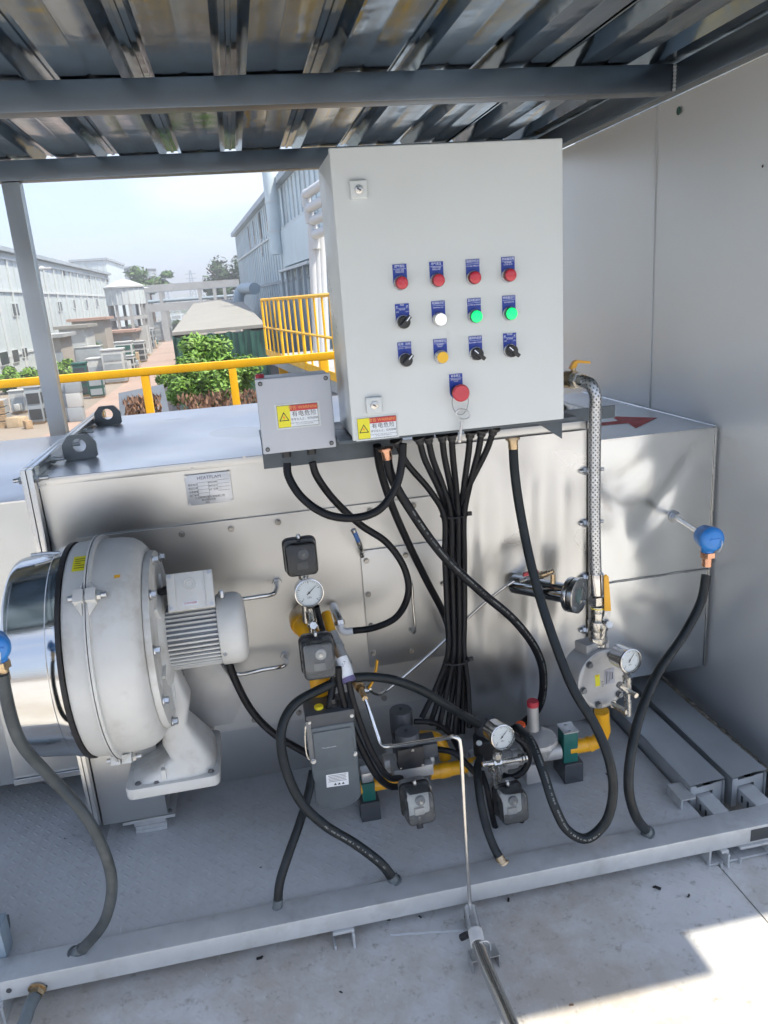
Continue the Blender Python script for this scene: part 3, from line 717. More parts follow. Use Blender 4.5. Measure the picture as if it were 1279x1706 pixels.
# ================================================================== CONTROL CABINET
FY = 1.66
xa = (P(548,248,y=FY).x+P(588,736,y=FY).x)/2; xb = (P(938,228,y=FY).x+P(938.4,697,y=FY).x)/2
za = PZ0; zb = (P(548,248,y=FY).z+P(938,228,y=FY).z)/2
cc = thing('control_cabinet', 'pale grey steel control cabinet with blue labelled lamps, switches and emergency stop', 'control cabinet', ((xa+xb)/2,1.78,za))
MB().box2((xa+.004,FY+.022,za+.002),(xb-.004,1.905,zb-.002)).build('body', 'cabinet_paint', cc, bevel=.004)
MB().box2((xa+.010,FY+.017,za+.008),(xb-.010,FY+.0215,zb-.008)).build('seal', 'rubber', cc)
dd = MB().box2((xa,FY,za),(xb,FY+.0165,zb)).build('door', 'cabinet_paint', cc, bevel=.003, seg=3)
MB().box2((xa+.02,FY+.06,zb-.03),(xa+.001,FY+.062,zb-.05)).build('side_slot', 'dark_open', cc) if False else None
def wall_lock(px, py):
    c = P(px,py,y=FY-.004); o = MB().box((c.x,FY-.0042,c.z),(.036,.008,.036)).build('lock', 'box_grey' if False else 'cabinet_paint', dd, bevel=.003, seg=3)
    MB().lathe([(0,.0085),(.0015,.0085),(.0022,.007)],20,(c.x,FY-.0083,c.z),(0,-1,0)).build('lock_barrel', 'nickel', o)
    mb = MB(Matrix.Translation((c.x,FY-.0108,c.z)) @ Matrix.Rotation(math.radians(35),4,'Y')); mb.box((0,0,0),(.009,.0008,.0025)); mb.build('lock_slot', 'black_ink', o)
wall_lock(597,316); wall_lock(623,675)
cols = [(668,673,677),(730,733,736),(790,793,795),(849,851,852)]; rows = [(472,536,600),(468,533,596),(462,528,590),(458,522,584)]
BYF = FY-.012
BXs = [sum(P(cols[c][r],rows[c][r],y=BYF).x for r in range(3))/3 for c in range(4)]
BZs = [sum(P(cols[c][r],rows[c][r],y=BYF).z for c in range(4))/4 for r in range(3)]
def plate(x, z, up=.0385, w=.0305):
    pr = [(-w/2,up),(w/2,up),(w/2,0)] + [(w/2*math.cos(a),-w/2*math.sin(a)) for a in [math.pi*k/12 for k in range(1,12)]] + [(-w/2,0)]
    mb = MB(); mb.prism([(x+p[0],FY-.0002,z+p[1]) for p in pr],(0,-.0012,0)); return mb.build('label_plate', 'label_blue', dd, smooth=False)
TY = FY-.0016
def rule(pl, x, z, w=.0285): MB().box((x,TY+.0001,z),(w,.0003,.0005)).build('rule', 'white_ink', pl, smooth=False)
def lettering(pl, x, z, zh, en, two=None):
    """zh in large characters over a rule, English beneath"""
    text(zh, .0066, (x,TY,z+.0340), 'white_ink', pl, sx=.86); rule(pl, x, z+.0290)
    if en: text(en, .0042, (x,TY,z+.0245), 'white_ink', pl, line=.95)
def lamp(x, z, m, ring, flat=False):
    o = MB().lathe([(0,.0150),(.004,.0150),(.006,.0140)],28,(x,FY-.0014,z),(0,-1,0)).build('lamp_bezel', 'knob_ring', dd)
    MB().lathe([(.0,.0138),(.009,.0138),(.011,.0128)],28,(x,FY-.0075,z),(0,-1,0)).build('lamp_ring', ring, o)
    pr = [(0,.0125),(.0015,.0122),(.003,.0095),(.0036,.004)] if not flat else [(0,.0125),(.002,.0125),(.003,.0118)]
    MB().lathe(pr,28,(x,FY-.0187,z),(0,-1,0)).build('lens', m, o)
def selector(x, z, ang, tail):
    o = MB().lathe([(0,.0152),(.004,.0152),(.006,.0142)],28,(x,FY-.0014,z),(0,-1,0)).build('switch_bezel', 'knob_ring', dd)
    k = MB().lathe([(0,.0138),(.011,.0132),(.013,.0115)],28,(x,FY-.0075,z),(0,-1,0)).build('knob', 'plastic_black', o)
    M0 = Matrix.Translation((x,FY-.022,z)) @ Matrix.Rotation(math.radians(ang),4,'Y')
    mb = MB(M0); mb.box((0.002,-.004,0),(.030,.008,.0085)); mb.build('grip', 'plastic_black', k, bevel=.0015)
    mb = MB(M0); mb.box((.0095*tail,-.0086,0),(.012,.0008,.0022)); mb.build('pointer', 'white_ink', k)
LBL = [[('燃气低压','LOW GAS\nPRESSURE'),('燃气高压','HIGH GAS\nPRESSURE'),('助燃风低压','LOW AIR PRESSURE'),('燃烧器故障','BURNER\nLOCKOUT')],
       [None,('电源指示灯','POWER ON'),('鼓风机运行','BLOWER RUNNING'),('燃烧器运行','BURNER ON')],
       [None,('燃烧器复位','BURNER\nRESET'),('鼓风机启停','BLOWER START'),None]]
for r_ in range(3):
    for c_ in range(4):
        x, z = BXs[c_], BZs[r_]; pl = plate(x, z); L_ = LBL[r_][c_]
        if L_: lettering(pl, x, z, *L_)
        if (r_,c_) in ((1,0),(2,3)):
            text('电源' if c_ == 0 else '燃烧器', .0052, (x,TY,z+.0360), 'white_ink', pl, sx=.86)
            text('关', .0052, (x-.0115,TY,z+.0320), 'white_ink', pl); text('开', .0052, (x+.0115,TY,z+.0320), 'white_ink', pl); rule(pl, x, z+.0290)
            text('POWER' if c_ == 0 else 'BURNER', .0040, (x,TY,z+.0260), 'white_ink', pl)
            text('OFF', .0040, (x-.0105,TY,z+.0215), 'white_ink', pl); text('ON', .0040, (x+.0105,TY,z+.0215), 'white_ink', pl)
        if (r_,c_) == (2,0):
            text('就地', .0062, (x-.008,TY,z+.0340), 'white_ink', pl); text('远程', .0062, (x+.008,TY,z+.0340), 'white_ink', pl); rule(pl, x, z+.0290)
            text('LOCAL', .0038, (x-.008,TY,z+.0255), 'white_ink', pl); text('REMOTE', .0038, (x+.008,TY,z+.0255), 'white_ink', pl)
for c_ in range(4): lamp(BXs[c_], BZs[0], 'red_lamp', 'red_ring')
lamp(BXs[1],BZs[1],'white_lamp','knob_ring',True); lamp(BXs[2],BZs[1],'green_lamp','green_ring'); lamp(BXs[3],BZs[1],'green_lamp','green_ring'); lamp(BXs[1],BZs[2],'yellow_button','knob_ring',True)
selector(BXs[0],BZs[1],-48,1); selector(BXs[0],BZs[2],-48,1); selector(BXs[2],BZs[2],42,-1); selector(BXs[3],BZs[2],42,-1)
es_ = P(769,655,y=FY-.03)
pl = plate(es_.x-.004, es_.z, .040); text('紧急停止', .0066, (es_.x-.004,TY,es_.z+.0355), 'white_ink', pl, sx=.86); rule(pl, es_.x-.004, es_.z+.0305); text('EMERGENCY\nSTOP', .0042, (es_.x-.004,TY,es_.z+.0255), 'white_ink', pl, line=.95)
eo = MB().lathe([(0,.015),(.006,.015),(.007,.011),(.018,.011)],28,(es_.x-.002,FY-.0014,es_.z),(0,-1,0)).build('stop_base', 'plastic_black', dd)
MB().lathe([(0,.012),(.003,.0185),(.009,.0195),(.013,.0185),(.015,.0165)],32,(es_.x-.001,FY-.0185,es_.z),(0,-1,0)).build('stop_button', 'red_stop', eo)
def warn_label(c, y, w_, h_, parent, lname='warning_label'):
    o = MB().box((c.x,y,c.z),(w_+.010,.0006,h_+.008)).build(lname, 'label_clear', parent, smooth=False)
    y1 = y-.0007; wy = w_*.315
    MB().box((c.x-w_/2+wy/2,y1,c.z),(wy,.0005,h_)).build('yellow_field', 'label_yellow', o, smooth=False)
    MB().box((c.x+wy/2,y1,c.z-h_*.14),(w_-wy,.0005,h_*.72)).build('white_field', 'label_white', o, smooth=False)
    MB().box((c.x+wy/2,y1,c.z+h_*.36),(w_-wy,.0005,h_*.28)).build('red_field', 'label_red', o, smooth=False)
    y2 = y1-.0005; cx_ = c.x-w_/2+wy/2; s_ = wy*.40
    tri = [(cx_-s_,c.z-h_*.20),(cx_+s_,c.z-h_*.20),(cx_,c.z+h_*.22)]; ce = (cx_,c.z-h_*.06)
    mb = MB()
    for i in range(3):
        a,b = tri[i],tri[(i+1)%3]; ai = (ce[0]+(a[0]-ce[0])*.74,ce[1]+(a[1]-ce[1])*.74); bi = (ce[0]+(b[0]-ce[0])*.74,ce[1]+(b[1]-ce[1])*.74)
        mb.add([(a[0],y2,a[1]),(b[0],y2,b[1]),(bi[0],y2,bi[1]),(ai[0],y2,ai[1])],[(0,1,2,3)])
    mb.build('warning_triangle', 'black_ink', o, smooth=False)
    k = s_*.34; mb = MB(); mb.add([(cx_+.1*k,y2,c.z+h_*.08),(cx_-.75*k,y2,c.z-h_*.05),(cx_-.05*k,y2,c.z-h_*.05),(cx_-.35*k,y2,c.z-h_*.16),(cx_+.6*k,y2,c.z-h_*.02),(cx_,y2,c.z-h_*.02)],[(0,1,2,5),(3,4,5,2)]); mb.build('flash_mark', 'orange_knob', o, smooth=False)
    mb = MB(); t_ = .0006
    for (ax_,az_,bw,bh) in ((0,h_/2,w_,t_),(0,-h_/2,w_,t_),(-w_/2,0,t_,h_),(w_/2,0,t_,h_)): mb.box((c.x+ax_,y2,c.z+az_),(bw,.0003,bh))
    mb.build('label_border', 'black_ink', o, smooth=False)
    xt = c.x+wy/2
    text('警告 WARNING', h_*.20, (xt,y2,c.z+h_*.36), 'gold_ink', o); text('有电危险', h_*.27, (xt,y2,c.z+h_*.07), 'black_ink', o, spacing=1.12)
    text('非专业人士，切勿接触', h_*.125, (xt,y2,c.z-h_*.17), 'black_ink', o); text('Danger! Electric shock hazard, non-professionals\ndo not touch the equipment', h_*.068, (xt,y2,c.z-h_*.36), 'black_ink', o)
    return o
warn_label(P(628,712,y=FY), FY-.0004, .088, .046, dd)
for px in (622,655,683,722,745,780,812,832): # pale gland nuts under the cabinet
    c = P(px,735-(px-620)*.11,y=1.76); MB().cyl((c.x,1.76,za-.0125),(c.x,1.76,za-.021),.010,n=6).build('gland_nut', 'label_clear', cc)
# key hanging from the emergency stop on a wire ring
ky = thing('cabinet_key', 'steel cabinet key hanging on a wire ring under the emergency stop', 'key', P(768,738,y=FY-.014))
k0 = P(762,676,y=FY-.012)
q = [(755,656),(753,672),(758,686),(768,691),(776,684),(780,668),(779,660)]
MB().tube([P(a,b,y=FY-.012) for a,b in q],.0007,6).build('wire_ring', 'cast_dark', ky)
kc = P(771,690,y=FY-.015); mb = MB(frame(kc,(.93,0,-.36),None,(0,-1,0)) @ Matrix.Diagonal((1,.66,1,1))); mb.ring((0,0,0),(0,0,1),.0165,.0022,32,8); mb.build('key_bow', 'zinc', ky)
ka = P(769,702,y=FY-.015); kb = P(765,737,y=FY-.015); MB().tube([ka,ka.lerp(kb,.9)],.0036,10,False).build('key_shaft', 'zinc', ky); MB().cyl(ka.lerp(kb,.86),kb,.0048,n=12).build('key_bit', 'nickel', ky)
# ================================================================== JUNCTION BOX
JY = 1.752
j0 = P(423,634,y=JY); j1 = P(561,752,y=JY); jc = (P(423,634,y=JY)+P(548,620,y=JY)+P(440,758,y=JY)+P(562,744,y=JY))/4; jw = .171; jh = .173
jb = thing('junction_box', 'grey plastic junction box with electric hazard label left of the control cabinet', 'junction box', (jc.x,JY+.05,jc.z-jh/2))
MB().box((jc.x,JY+.062,jc.z),(jw-.004,.085,jh-.004)).build('box', 'box_grey', jb, bevel=.005)
MB().box((jc.x,JY+.016,jc.z),(jw-.010,.004,jh-.010)).build('gasket', 'rubber', jb)
jl = MB().box((jc.x,JY+.007,jc.z),(jw,.014,jh)).build('lid', 'box_grey', jb, bevel=.004, seg=3)
for sx in (-1,1):
    for sz in (-1,1):
        p = Vector((jc.x+sx*(jw/2-.011),JY-.0005,jc.z+sz*(jh/2-.011))); o = MB().lathe([(0,.0052),(.0008,.0052)],16,p,(0,-1,0)).build('screw', 'black_ink', jl); MB().lathe([(0,.0038),(.0008,.003)],12,p+Vector((0,-.0009,0)),(0,-1,0)).build('screw_head', 'cast_dark', o)
warn_label(P(496,692,y=JY), JY-.0006, .093, .050, jl)
c = P(433,631,y=JY+.06); MB().lathe([(0,.010),(.008,.010),(.010,.008)],18,(c.x,JY+.05,jc.z+jh/2-.003),(0,0,1)).build('top_lamp', 'red_cap', jb)
for px in (478,520):
    c = P(px,766,y=1.80); MB().lathe([(0,.013),(.008,.013),(.009,.011),(.022,.011)],12,(c.x,1.80,jc.z-jh/2+.002),(0,0,-1)).build('cable_gland', 'plastic_black', jb)
# ================================================================== BLOWER
AY, AZ = 1.775, .700
AX = lambda x: Vector((x,AY,AZ))
bl = thing('blower', 'off-white cast blower with ribbed electric motor on a flared foot', 'blower', (-.28,AY,.28))
mb = MB(); mb.lathe([(-.434,.235),(-.434,.2515),(-.428,.2545),(-.398,.2560),(-.388,.2570),(-.386,.2665),(-.3815,.2680)],72,(0,AY,AZ),(1,0,0),cap1=False)
mb.build('inlet_half', 'cast_white', bl, angle=40)
mb = MB(); mb.lathe([(-.3800,.2670),(-.3745,.2660),(-.373,.2555),(-.335,.2545),(-.308,.2500),(-.292,.2400),(-.281,.2270),(-.2765,.2140),(-.2755,.150)],72,(0,AY,AZ),(1,0,0),cap0=False)
mb.build('motor_half', 'cast_white', bl, angle=40)
MB().lathe([(-.3812,.262),(-.3803,.262)],72,(0,AY,AZ),(1,0,0)).build('split_gap', 'fin_dark', bl)
# clamp ears with bolts on the split flange
for ang in (133,241,15):
    a = math.radians(ang); d = Vector((0,math.cos(a),math.sin(a))); c = AX(-.381)+d*.262
    M0 = frame(c,(1,0,0),None,d)
    ear = MB(M0); ear.box((-.0125,0,.004),(.022,.030,.026)); ear.box((.0125,0,.004),(.022,.030,.026))
    for s_ in (-1,1):
        for q in (-1,1): ear.add([(s_*.006,q*.014,.014),(s_*.006,q*.045,-.004),(s_*.024,q*.014,-.004),(s_*.006,q*.014,-.006)],[(0,1,2),(0,3,1),(0,2,3),(1,3,2)])
    eo2 = ear.build('clamp_ear', 'cast_white', bl, bevel=.002)
    m2 = MB(M0); hexnut(m2,(.0245,0,.005),(1,0,0),.010,.008); m2.cyl((-.034,0,.005),(.044,0,.005),.0055,n=12); m2.build('clamp_bolt', 'zinc', eo2)
# round end plate and motor
MB().lathe([(-.2750,.2130),(-.2700,.2145),(-.260,.2125),(-.2585,.195)],64,(0,AY,AZ),(1,0,0)).build('end_plate', 'cast_white', bl)
MB().lathe([(-.2582,.190),(-.256,.178),(-.262,.170),(-.262,.125),(-.250,.110),(-.246,.0905)],48,(0,AY,AZ),(1,0,0)).build('motor_flange', 'cast_white', bl)
b0 = []
for k in range(10):
    a = math.radians(20+36*k); b0.append(AX(-.2582)+Vector((0,math.cos(a),math.sin(a)))*.202)
bolts(bl, b0, (1,0,0), .0085, .013, 'zinc')
for k in range(6):
    a = math.radians(12+60*k); d = Vector((0,math.cos(a),math.sin(a))); M0 = frame(AX(-.262)+d*.13,(1,0,0),None,d); g_ = MB(M0); g_.box((.003,0,0),(.016,.008,.05)); g_.build('web', 'cast_white', bl, bevel=.002)
MB().lathe([(-.248,.0755),(-.128,.0755)],48,(0,AY,AZ),(1,0,0)).build('motor_barrel', 'cast_dark', bl)
fin = None
for k in range(44):
    a = 2*math.pi*k/44
    if 70 < math.degrees(a) < 112: continue
    d = Vector((0,math.cos(a),math.sin(a)))
    if fin is None:
        m2 = MB(frame(AX(-.187)+d*.0790,(1,0,0),None,d)); m2.box((0,0,0),(.118,.0042,.0085)); fin = m2.build('fin', 'cast_white', bl, loc=AX(-.187), bevel=.0008); fin_a = a
    else: clone(fin, bl, AX(-.187), (a-fin_a,0,0))
MB().lathe([(-.127,.0855),(-.124,.0875),(-.090,.0880),(-.080,.0865),(-.070,.0800),(-.064,.066),(-.062,.040)],48,(0,AY,AZ),(1,0,0)).build('fan_cover', 'cast_white', bl, angle=50)
MB().lathe([(0,.007),(.016,.007),(.018,.0055)],14,AX(-.112)+Vector((0,-.01,.0865)),(0,0,1)).build('lifting_stud', 'zinc', bl)
a = math.radians(200); bolts(bl,[AX(-.118)+Vector((0,math.cos(a),math.sin(a)))*.0872],(0,math.cos(a),math.sin(a)),.004,.004,'zinc','screw')
# terminal box leaning on the motor
M0 = Matrix.Translation(P(318,986,y=1.742)) @ Matrix.Rotation(math.radians(-33),4,'X') @ Matrix.Rotation(math.radians(2),4,'Z')
m2 = MB(M0); m2.box((0,.018,0),(.098,.040,.082)); tb = m2.build('terminal_box', 'cast_white', bl, bevel=.005)
m2 = MB(M0); m2.box((0,-.010,0),(.107,.014,.090)); m2.box((-.043,-.0185,0),(.018,.003,.088)); m2.box((.043,-.0185,0),(.018,.003,.088)); m2.build('terminal_lid', 'cast_white', tb, bevel=.002)
m2 = MB(M0)
m2.ring((0,-.0175,.016),(0,1,0),.014,.0012,26,6); m2.ring((0,-.0175,.016),(0,1,0),.008,.001,20,6); m2.build('embossed_mark', 'cast_white', tb)
for sx in (-1,1):
    for sz in (-1,1):
        p = M0 @ Vector((sx*.046,-.0205,sz*.038)); MB().lathe([(0,.0042),(.002,.0042)],12,p,M0.to_3x3()@Vector((0,-1,0))).build('screw', 'zinc', tb)
m2 = MB(M0); m2.box((-.002,-.0173,-.030),(.034,.0006,.010)); st = m2.build('sticker', 'label_white', tb, smooth=False)
e3 = (M0 @ Matrix.Rotation(math.pi/2,4,'X')).to_euler(); text('DANGER', .0075, M0 @ Vector((-.002,-.0179,-.030)), 'label_red', tb, rot=e3)
MB().tube([P(282,980,y=1.75),P(272,985,y=1.76),P(262,987,y=1.77)],.009,12).build('terminal_gland', 'plastic_black', tb)
# yellow label on the casing, paint spot
def casing_patch(px,py,w_,h_,m,nm,rr=.2572):
    d = ray(px,py); best = None
    for i in range(4000):
        t = 1.2+i*.0003; q = CAM+d*t
        if math.hypot(q.y-AY,q.z-AZ) < rr: best = q; break
    a0 = math.atan2(best.z-AZ,best.y-AY); vs = []; fs = []
    for j in range(5):
        for i in range(2): a = a0+(j/4-.5)*h_/rr; vs.append((best.x+(i-.5)*w_, AY+rr*math.cos(a), AZ+rr*math.sin(a)))
    for j in range(4): fs.append((2*j,2*j+1,2*j+3,2*j+2))
    m2 = MB(); m2.add(vs,fs); return m2.build(nm,m,bl), a0, best
yl, a0, bp = casing_patch(133,938,.030,.052,'label_yellow','yellow_label')
m2 = MB()
for j in range(5):
    a = a0+(j-2)*.030; q = [(bp.x-.011,AY+.2576*math.cos(a),AZ+.2576*math.sin(a)),(bp.x+(.011 if j!=2 else .002),AY+.2576*math.cos(a),AZ+.2576*math.sin(a))]; a += .008; q += [(q[1][0],AY+.2576*math.cos(a),AZ+.2576*math.sin(a)),(q[0][0],AY+.2576*math.cos(a),AZ+.2576*math.sin(a))]; m2.add(q,[(0,1,2,3)])
lt = m2.build('printed_lines', 'black_ink', yl, smooth=False); lt['kind'] = 'stuff'
casing_patch(195,960,.013,.008,'orange_lever','paint_spot',.2545)
# flared foot
FZ = P(290,1322,y=1.70).z
ftx0, ftx1 = P(208,1322,y=1.70).x, P(366,1296,y=1.70).x
m2 = MB(); pr = []
for (cx_,cy_,a0_) in ((ftx1-.02,1.72,-90),(ftx1-.02,1.90,0),(ftx0+.02,1.90,90),(ftx0+.02,1.72,180)):
    for k in range(6): a = math.radians(a0_+18*k); pr.append((cx_+.02*math.cos(a),cy_+.02*math.sin(a)))
m2.prism([(x,y,FZ) for x,y in pr],(0,0,.030)); ft = m2.build('foot', 'cast_white', bl, bevel=.005)
# column flaring from the end plate down to the foot: loft of rounded rectangles
secs = [(FZ+.029,ftx0+.010,ftx1-.008,1.712,1.905),(FZ+.050,ftx0+.06,ftx1-.010,1.718,1.89),(FZ+.075,ftx0+.11,ftx1-.016,1.722,1.87),(FZ+.11,-.306,ftx1-.035,1.73,1.855),(FZ+.16,-.300,ftx1-.062,1.735,1.83),(FZ+.22,-.295,-.222,1.735,1.82),(FZ+.28,-.290,-.238,1.735,1.82),(FZ+.32,-.285,-.246,1.74,1.81)]
vs = []; fs = []; nn = 24
for (z,x0,x1,y0,y1) in secs:
    for k in range(nn):
        a = 2*math.pi*k/nn; e = .45; cx_,sx_ = math.cos(a), math.sin(a)
        vs.append(((x0+x1)/2+(x1-x0)/2*math.copysign(abs(cx_)**e,cx_),(y0+y1)/2+(y1-y0)/2*math.copysign(abs(sx_)**e,sx_),z))
for i in range(len(secs)-1):
    for k in range(nn): k2=(k+1)%nn; fs.append((i*nn+k,i*nn+k2,(i+1)*nn+k2,(i+1)*nn+k))
fs.append(tuple(range((len(secs)-1)*nn,len(secs)*nn)))
m2 = MB(); m2.add(vs,fs); m2.build('foot_column', 'cast_white', bl, angle=60)
m2 = MB(); m2.box((ftx0+.095,1.722,FZ+.044),(.012,.018,.034)); m2.build('foot_rib', 'cast_white', ft, bevel=.003)
bolts(ft,[Vector((ftx0+.03,1.722,FZ+.0305)),Vector((ftx0+.075,1.716,FZ+.0305)),Vector((ftx1-.02,1.716,FZ+.034))],(0,0,1),.006,.004,'cast_dark','foot_screw')
# rear hidden support web under the motor
m2 = MB(); g = [(-.27,1.90,FZ+.05),(-.14,1.90,FZ+.05),(-.10,1.90,FZ+.12),(-.16,1.90,FZ+.26),(-.27,1.90,FZ+.26)]; m2.prism(g,(0,.02,0)); m2.build('rear_web', 'cast_grey', bl, bevel=.003)
# pedestal on the deck
pd = thing('blower_pedestal', 'grey steel pedestal of stacked plates under the blower foot', 'pedestal', (-.39,1.94,.09))
rr = random.Random(4)
for k in range(3): dx = rr.uniform(-.004,.004); MB().box2((-.432+dx,1.872+rr.uniform(-.003,.003),.0905+.0115*k),(-.348+dx,1.985,.1015+.0115*k)).build('shim_plate', 'frame_grey', pd, bevel=.001)
pp_ = MB().box2((-.464,1.868,.1255),(-.324,2.005,.1345)).build('base_plate', 'frame_grey', pd, bevel=.001)
bolts(pp_,[Vector((-.452,1.882,.135)),Vector((-.338,1.884,.135))],(0,0,1),.005,.005,'cast_dark')
MB().box2((-.417,1.885,.135),(-.368,1.935,FZ-.001)).build('pedestal_post', 'frame_grey', pd, bevel=.002)
# polished intake drum with black seal
dm = thing('intake_drum', 'mirror polished steel drum with black rubber seal clamped to the blower', 'drum', (-.50,AY,AZ-.25))
m2 = MB(); m2.lathe([(-.562,.205),(-.562,.2290),(-.557,.2325),(-.548,.2330),(-.546,.2355),(-.470,.2440),(-.467,.2475),(-.456,.2490),(-.447,.2490),(-.4465,.236)],96,(0,AY,AZ),(1,0,0)); m2.build('shell', 'chrome', dm, angle=35)
MB().lathe([(-.4462,.240),(-.4460,.2555),(-.4365,.2560),(-.4350,.240)],96,(0,AY,AZ),(1,0,0)).build('rubber_seal', 'rubber', dm)
m2 = MB(); m2.tube([P(52,925,y=AY-.02),P(75,922,y=AY-.02),P(100,921,y=AY-.02)],.004,8); m2.build('clip', 'zinc', dm)
# stainless outlet duct from the blower going left
od = thing('outlet_duct', 'stainless outlet duct with thin flanges low behind the blower', 'duct', (-.55,1.95,.2))
m2 = MB(); m2.box2((-.502,1.83,.165),(-.335,2.028,.46)); m2.build('elbow_box', 'steel_front', od, bevel=.002)
for x in (-.513,-.5235): MB().box2((x,1.80,.112),(x+.009,2.03,.50)).build('flange_plate', 'steel_edge', od, bevel=.0008)
zl = P(30,1303,y=1.93).z; xl = P(27,1303,y=1.93).x
m2 = MB(); v_,f_ = wavy_sheet(xl,-.525,zl,.52,1.93,.004,16,12,77); m2.add(v_,f_); m2.box2((xl+.001,1.942,zl+.001),(-.5255,2.03,.52)); m2.build('left_box', 'steel_dimmed', od, angle=30)
MB().box2((xl-.003,1.922,zl-.004),(-.5255,1.9265,zl+.010)).build('bottom_lip', 'steel_edge', od)
# ================================================================== HOSES AND CONDUITS
def hose_print(o, q, r, t0, t1, seed):
    """small worn pale characters printed along a hose, on the side towards the front"""
    pts = resample(catmull(q,10),.004); T,N = frames(pts); rr_ = random.Random(seed); m2 = MB()
    for i in range(int(len(pts)*t0), min(len(pts)-1,int(len(pts)*t1))):
        if rr_.random() < .35: continue
        d = Vector((.1,-1,.35)); d = (d-T[i]*d.dot(T[i])).normalized(); s_ = T[i].cross(d); c = pts[i]+d*(r*1.012)
        a = rr_.uniform(.0008,.0015); h = rr_.uniform(.0015,.0026); m2.add([c-T[i]*a-s_*h,c+T[i]*a-s_*h,c+T[i]*a+s_*h*.9,c-T[i]*a+s_*h*.9],[(0,1,2,3)])
    x = m2.build('printed_text','hose_print',o,smooth=False); x['kind'] = 'stuff'
def hose(name, label, pts, r, m='hose_black', corr=0.0, pitch=.007, ends=(), group='black hoses and conduits', cat='hose', n=12, prt=None):
    q = [P(px,py,y=y) for px,py,y in pts]
    o = MB().tube(q, r, n, True, 10, corr, pitch, None if corr else .006).build(name, m, None, angle=60 if not corr else 80)
    tag(o, label, cat, group)
    if prt: hose_print(o, q, r, prt[0], prt[1], len(label))
    for (i, l, rr_, mm, nn) in ends:   # connector sleeves at an end: index 0 or -1, length, radius
        a = q[0] if i == 0 else q[-1]; b = q[1] if i == 0 else q[-2]; d = (a-b).normalized()
        MB().lathe([(-l*.7,rr_*.93),(-l*.66,rr_),(-l*.1,rr_),(0,rr_*1.08),(l*.3,rr_*1.08)],nn,a,d).lathe([(l*.10,rr_*1.45),(l*.10+.005,rr_*1.45)],nn,a,d).build(name.split('_')[0]+'_end' if False else 'connector', mm, o)
    return o
hose('conduit','black conduit looping from the junction box back up under the control cabinet',
     [(478,772,1.80),(480,792,1.79),(502,828,1.77),(542,856,1.75),(588,863,1.74),(630,850,1.74),(659,812,1.75),(669,772,1.76),(671,738,1.765)],.0105,'hose_black',.10,.0065)
hose('conduit','black conduit from the junction box down to the white elbow on the burner pipe',
     [(520,770,1.80),(526,790,1.80),(552,828,1.82),(600,874,1.86),(645,905,1.88),(674,948,1.88),(680,988,1.88),(660,1028,1.90),(622,1046,1.92),(588,1051,1.93)],.0098,'hose_black',.08,.0065)
hose('cable_hose','black cable running behind the cable bundle from the left copper gland',
     [(628,742,1.83),(632,775,1.85),(650,835,1.88),(680,905,1.92),(712,970,1.955),(740,1025,1.975),(756,1075,1.98)],.0105)
hose('cable_hose','long black printed hose from the copper gland curving right down to the gas train',
     [(643,752,1.78),(651,792,1.78),(690,860,1.78),(740,928,1.78),(800,985,1.78),(858,1035,1.80),(894,1085,1.82),(905,1130,1.85),(896,1180,1.88),(866,1208,1.90),(838,1222,1.90)],.0118,prt=(.15,.85),ends=((0,.030,.0125,'copper',18),))
hose('cable_hose','thick black hose hanging from brass gland at the cabinet right, sagging to the floor',
     [(854,735,1.78),(857,785,1.77),(866,850,1.76),(888,955,1.70),(915,1045,1.63),(955,1148,1.55),(992,1210,1.50),(1014,1265,1.46),(1021,1318,1.445),(1008,1370,1.435),(975,1397,1.435),(945,1383,1.45),(922,1340,1.48),(904,1285,1.53),(884,1235,1.60),(862,1212,1.68)],.0118,'hose_grey',prt=(.72,.95),ends=((0,.030,.0125,'brass',18),))
hose('cable_hose','black hose hanging from the right blue sensor head to the skid beam',
     [(1176,958,1.70),(1168,1000,1.69),(1140,1055,1.66),(1096,1120,1.60),(1066,1190,1.54),(1050,1260,1.49),(1047,1315,1.465),(1058,1358,1.465),(1078,1386,1.487)],.0122,'hose_grey',ends=((-1,.02,.0125,'hose_dusty',18),))
hose('cable_hose','dusty hose from the left blue sensor head to the skid beam',
     [(4,1122,1.405),(8,1150,1.41),(32,1232,1.42),(82,1292,1.46),(134,1348,1.45),(168,1405,1.445),(186,1468,1.445),(176,1530,1.455),(152,1565,1.47),(128,1588,1.485)],.0120,'hose_left',ends=((-1,.03,.0135,'hose_dusty',18),))
hose('cable_hose','black hose making a big loop left of the grey actuator to the skid beam',
     [(656,1466,1.505),(636,1440,1.51),(592,1406,1.53),(540,1374,1.55),(500,1334,1.57),(473,1270,1.60),(469,1215,1.63),(488,1176,1.66),(530,1150,1.69),(582,1130,1.70),(642,1130,1.70),(702,1150,1.72),(752,1180,1.74),(797,1207,1.76)],.0118,'hose_grey',prt=(.04,.2),ends=((0,.02,.0125,'hose_dusty',18),))
hose('cable_hose','black hose from the skid beam straight up behind the grey actuator',
     [(462,1512,1.497),(466,1470,1.51),(480,1425,1.54),(500,1368,1.59),(514,1320,1.64),(521,1285,1.68)],.0108,'hose_grey',ends=((0,.03,.0115,'hose_dusty',18),))
hose('motor_cable','black motor cable slanting from the blower motor to the actuator',
     [(381,1104,1.80),(394,1138,1.80),(420,1185,1.80),(456,1222,1.79),(500,1249,1.77),(528,1264,1.75)],.0098,'hose_black')
hose('cable_hose','black hose from the skid beam up to the middle of the gas train',
     [(836,1436,1.498),(822,1410,1.52),(808,1370,1.56),(798,1320,1.61),(795,1282,1.66),(800,1262,1.70)],.0108,'hose_grey',ends=((0,.022,.0118,'brass',18),))
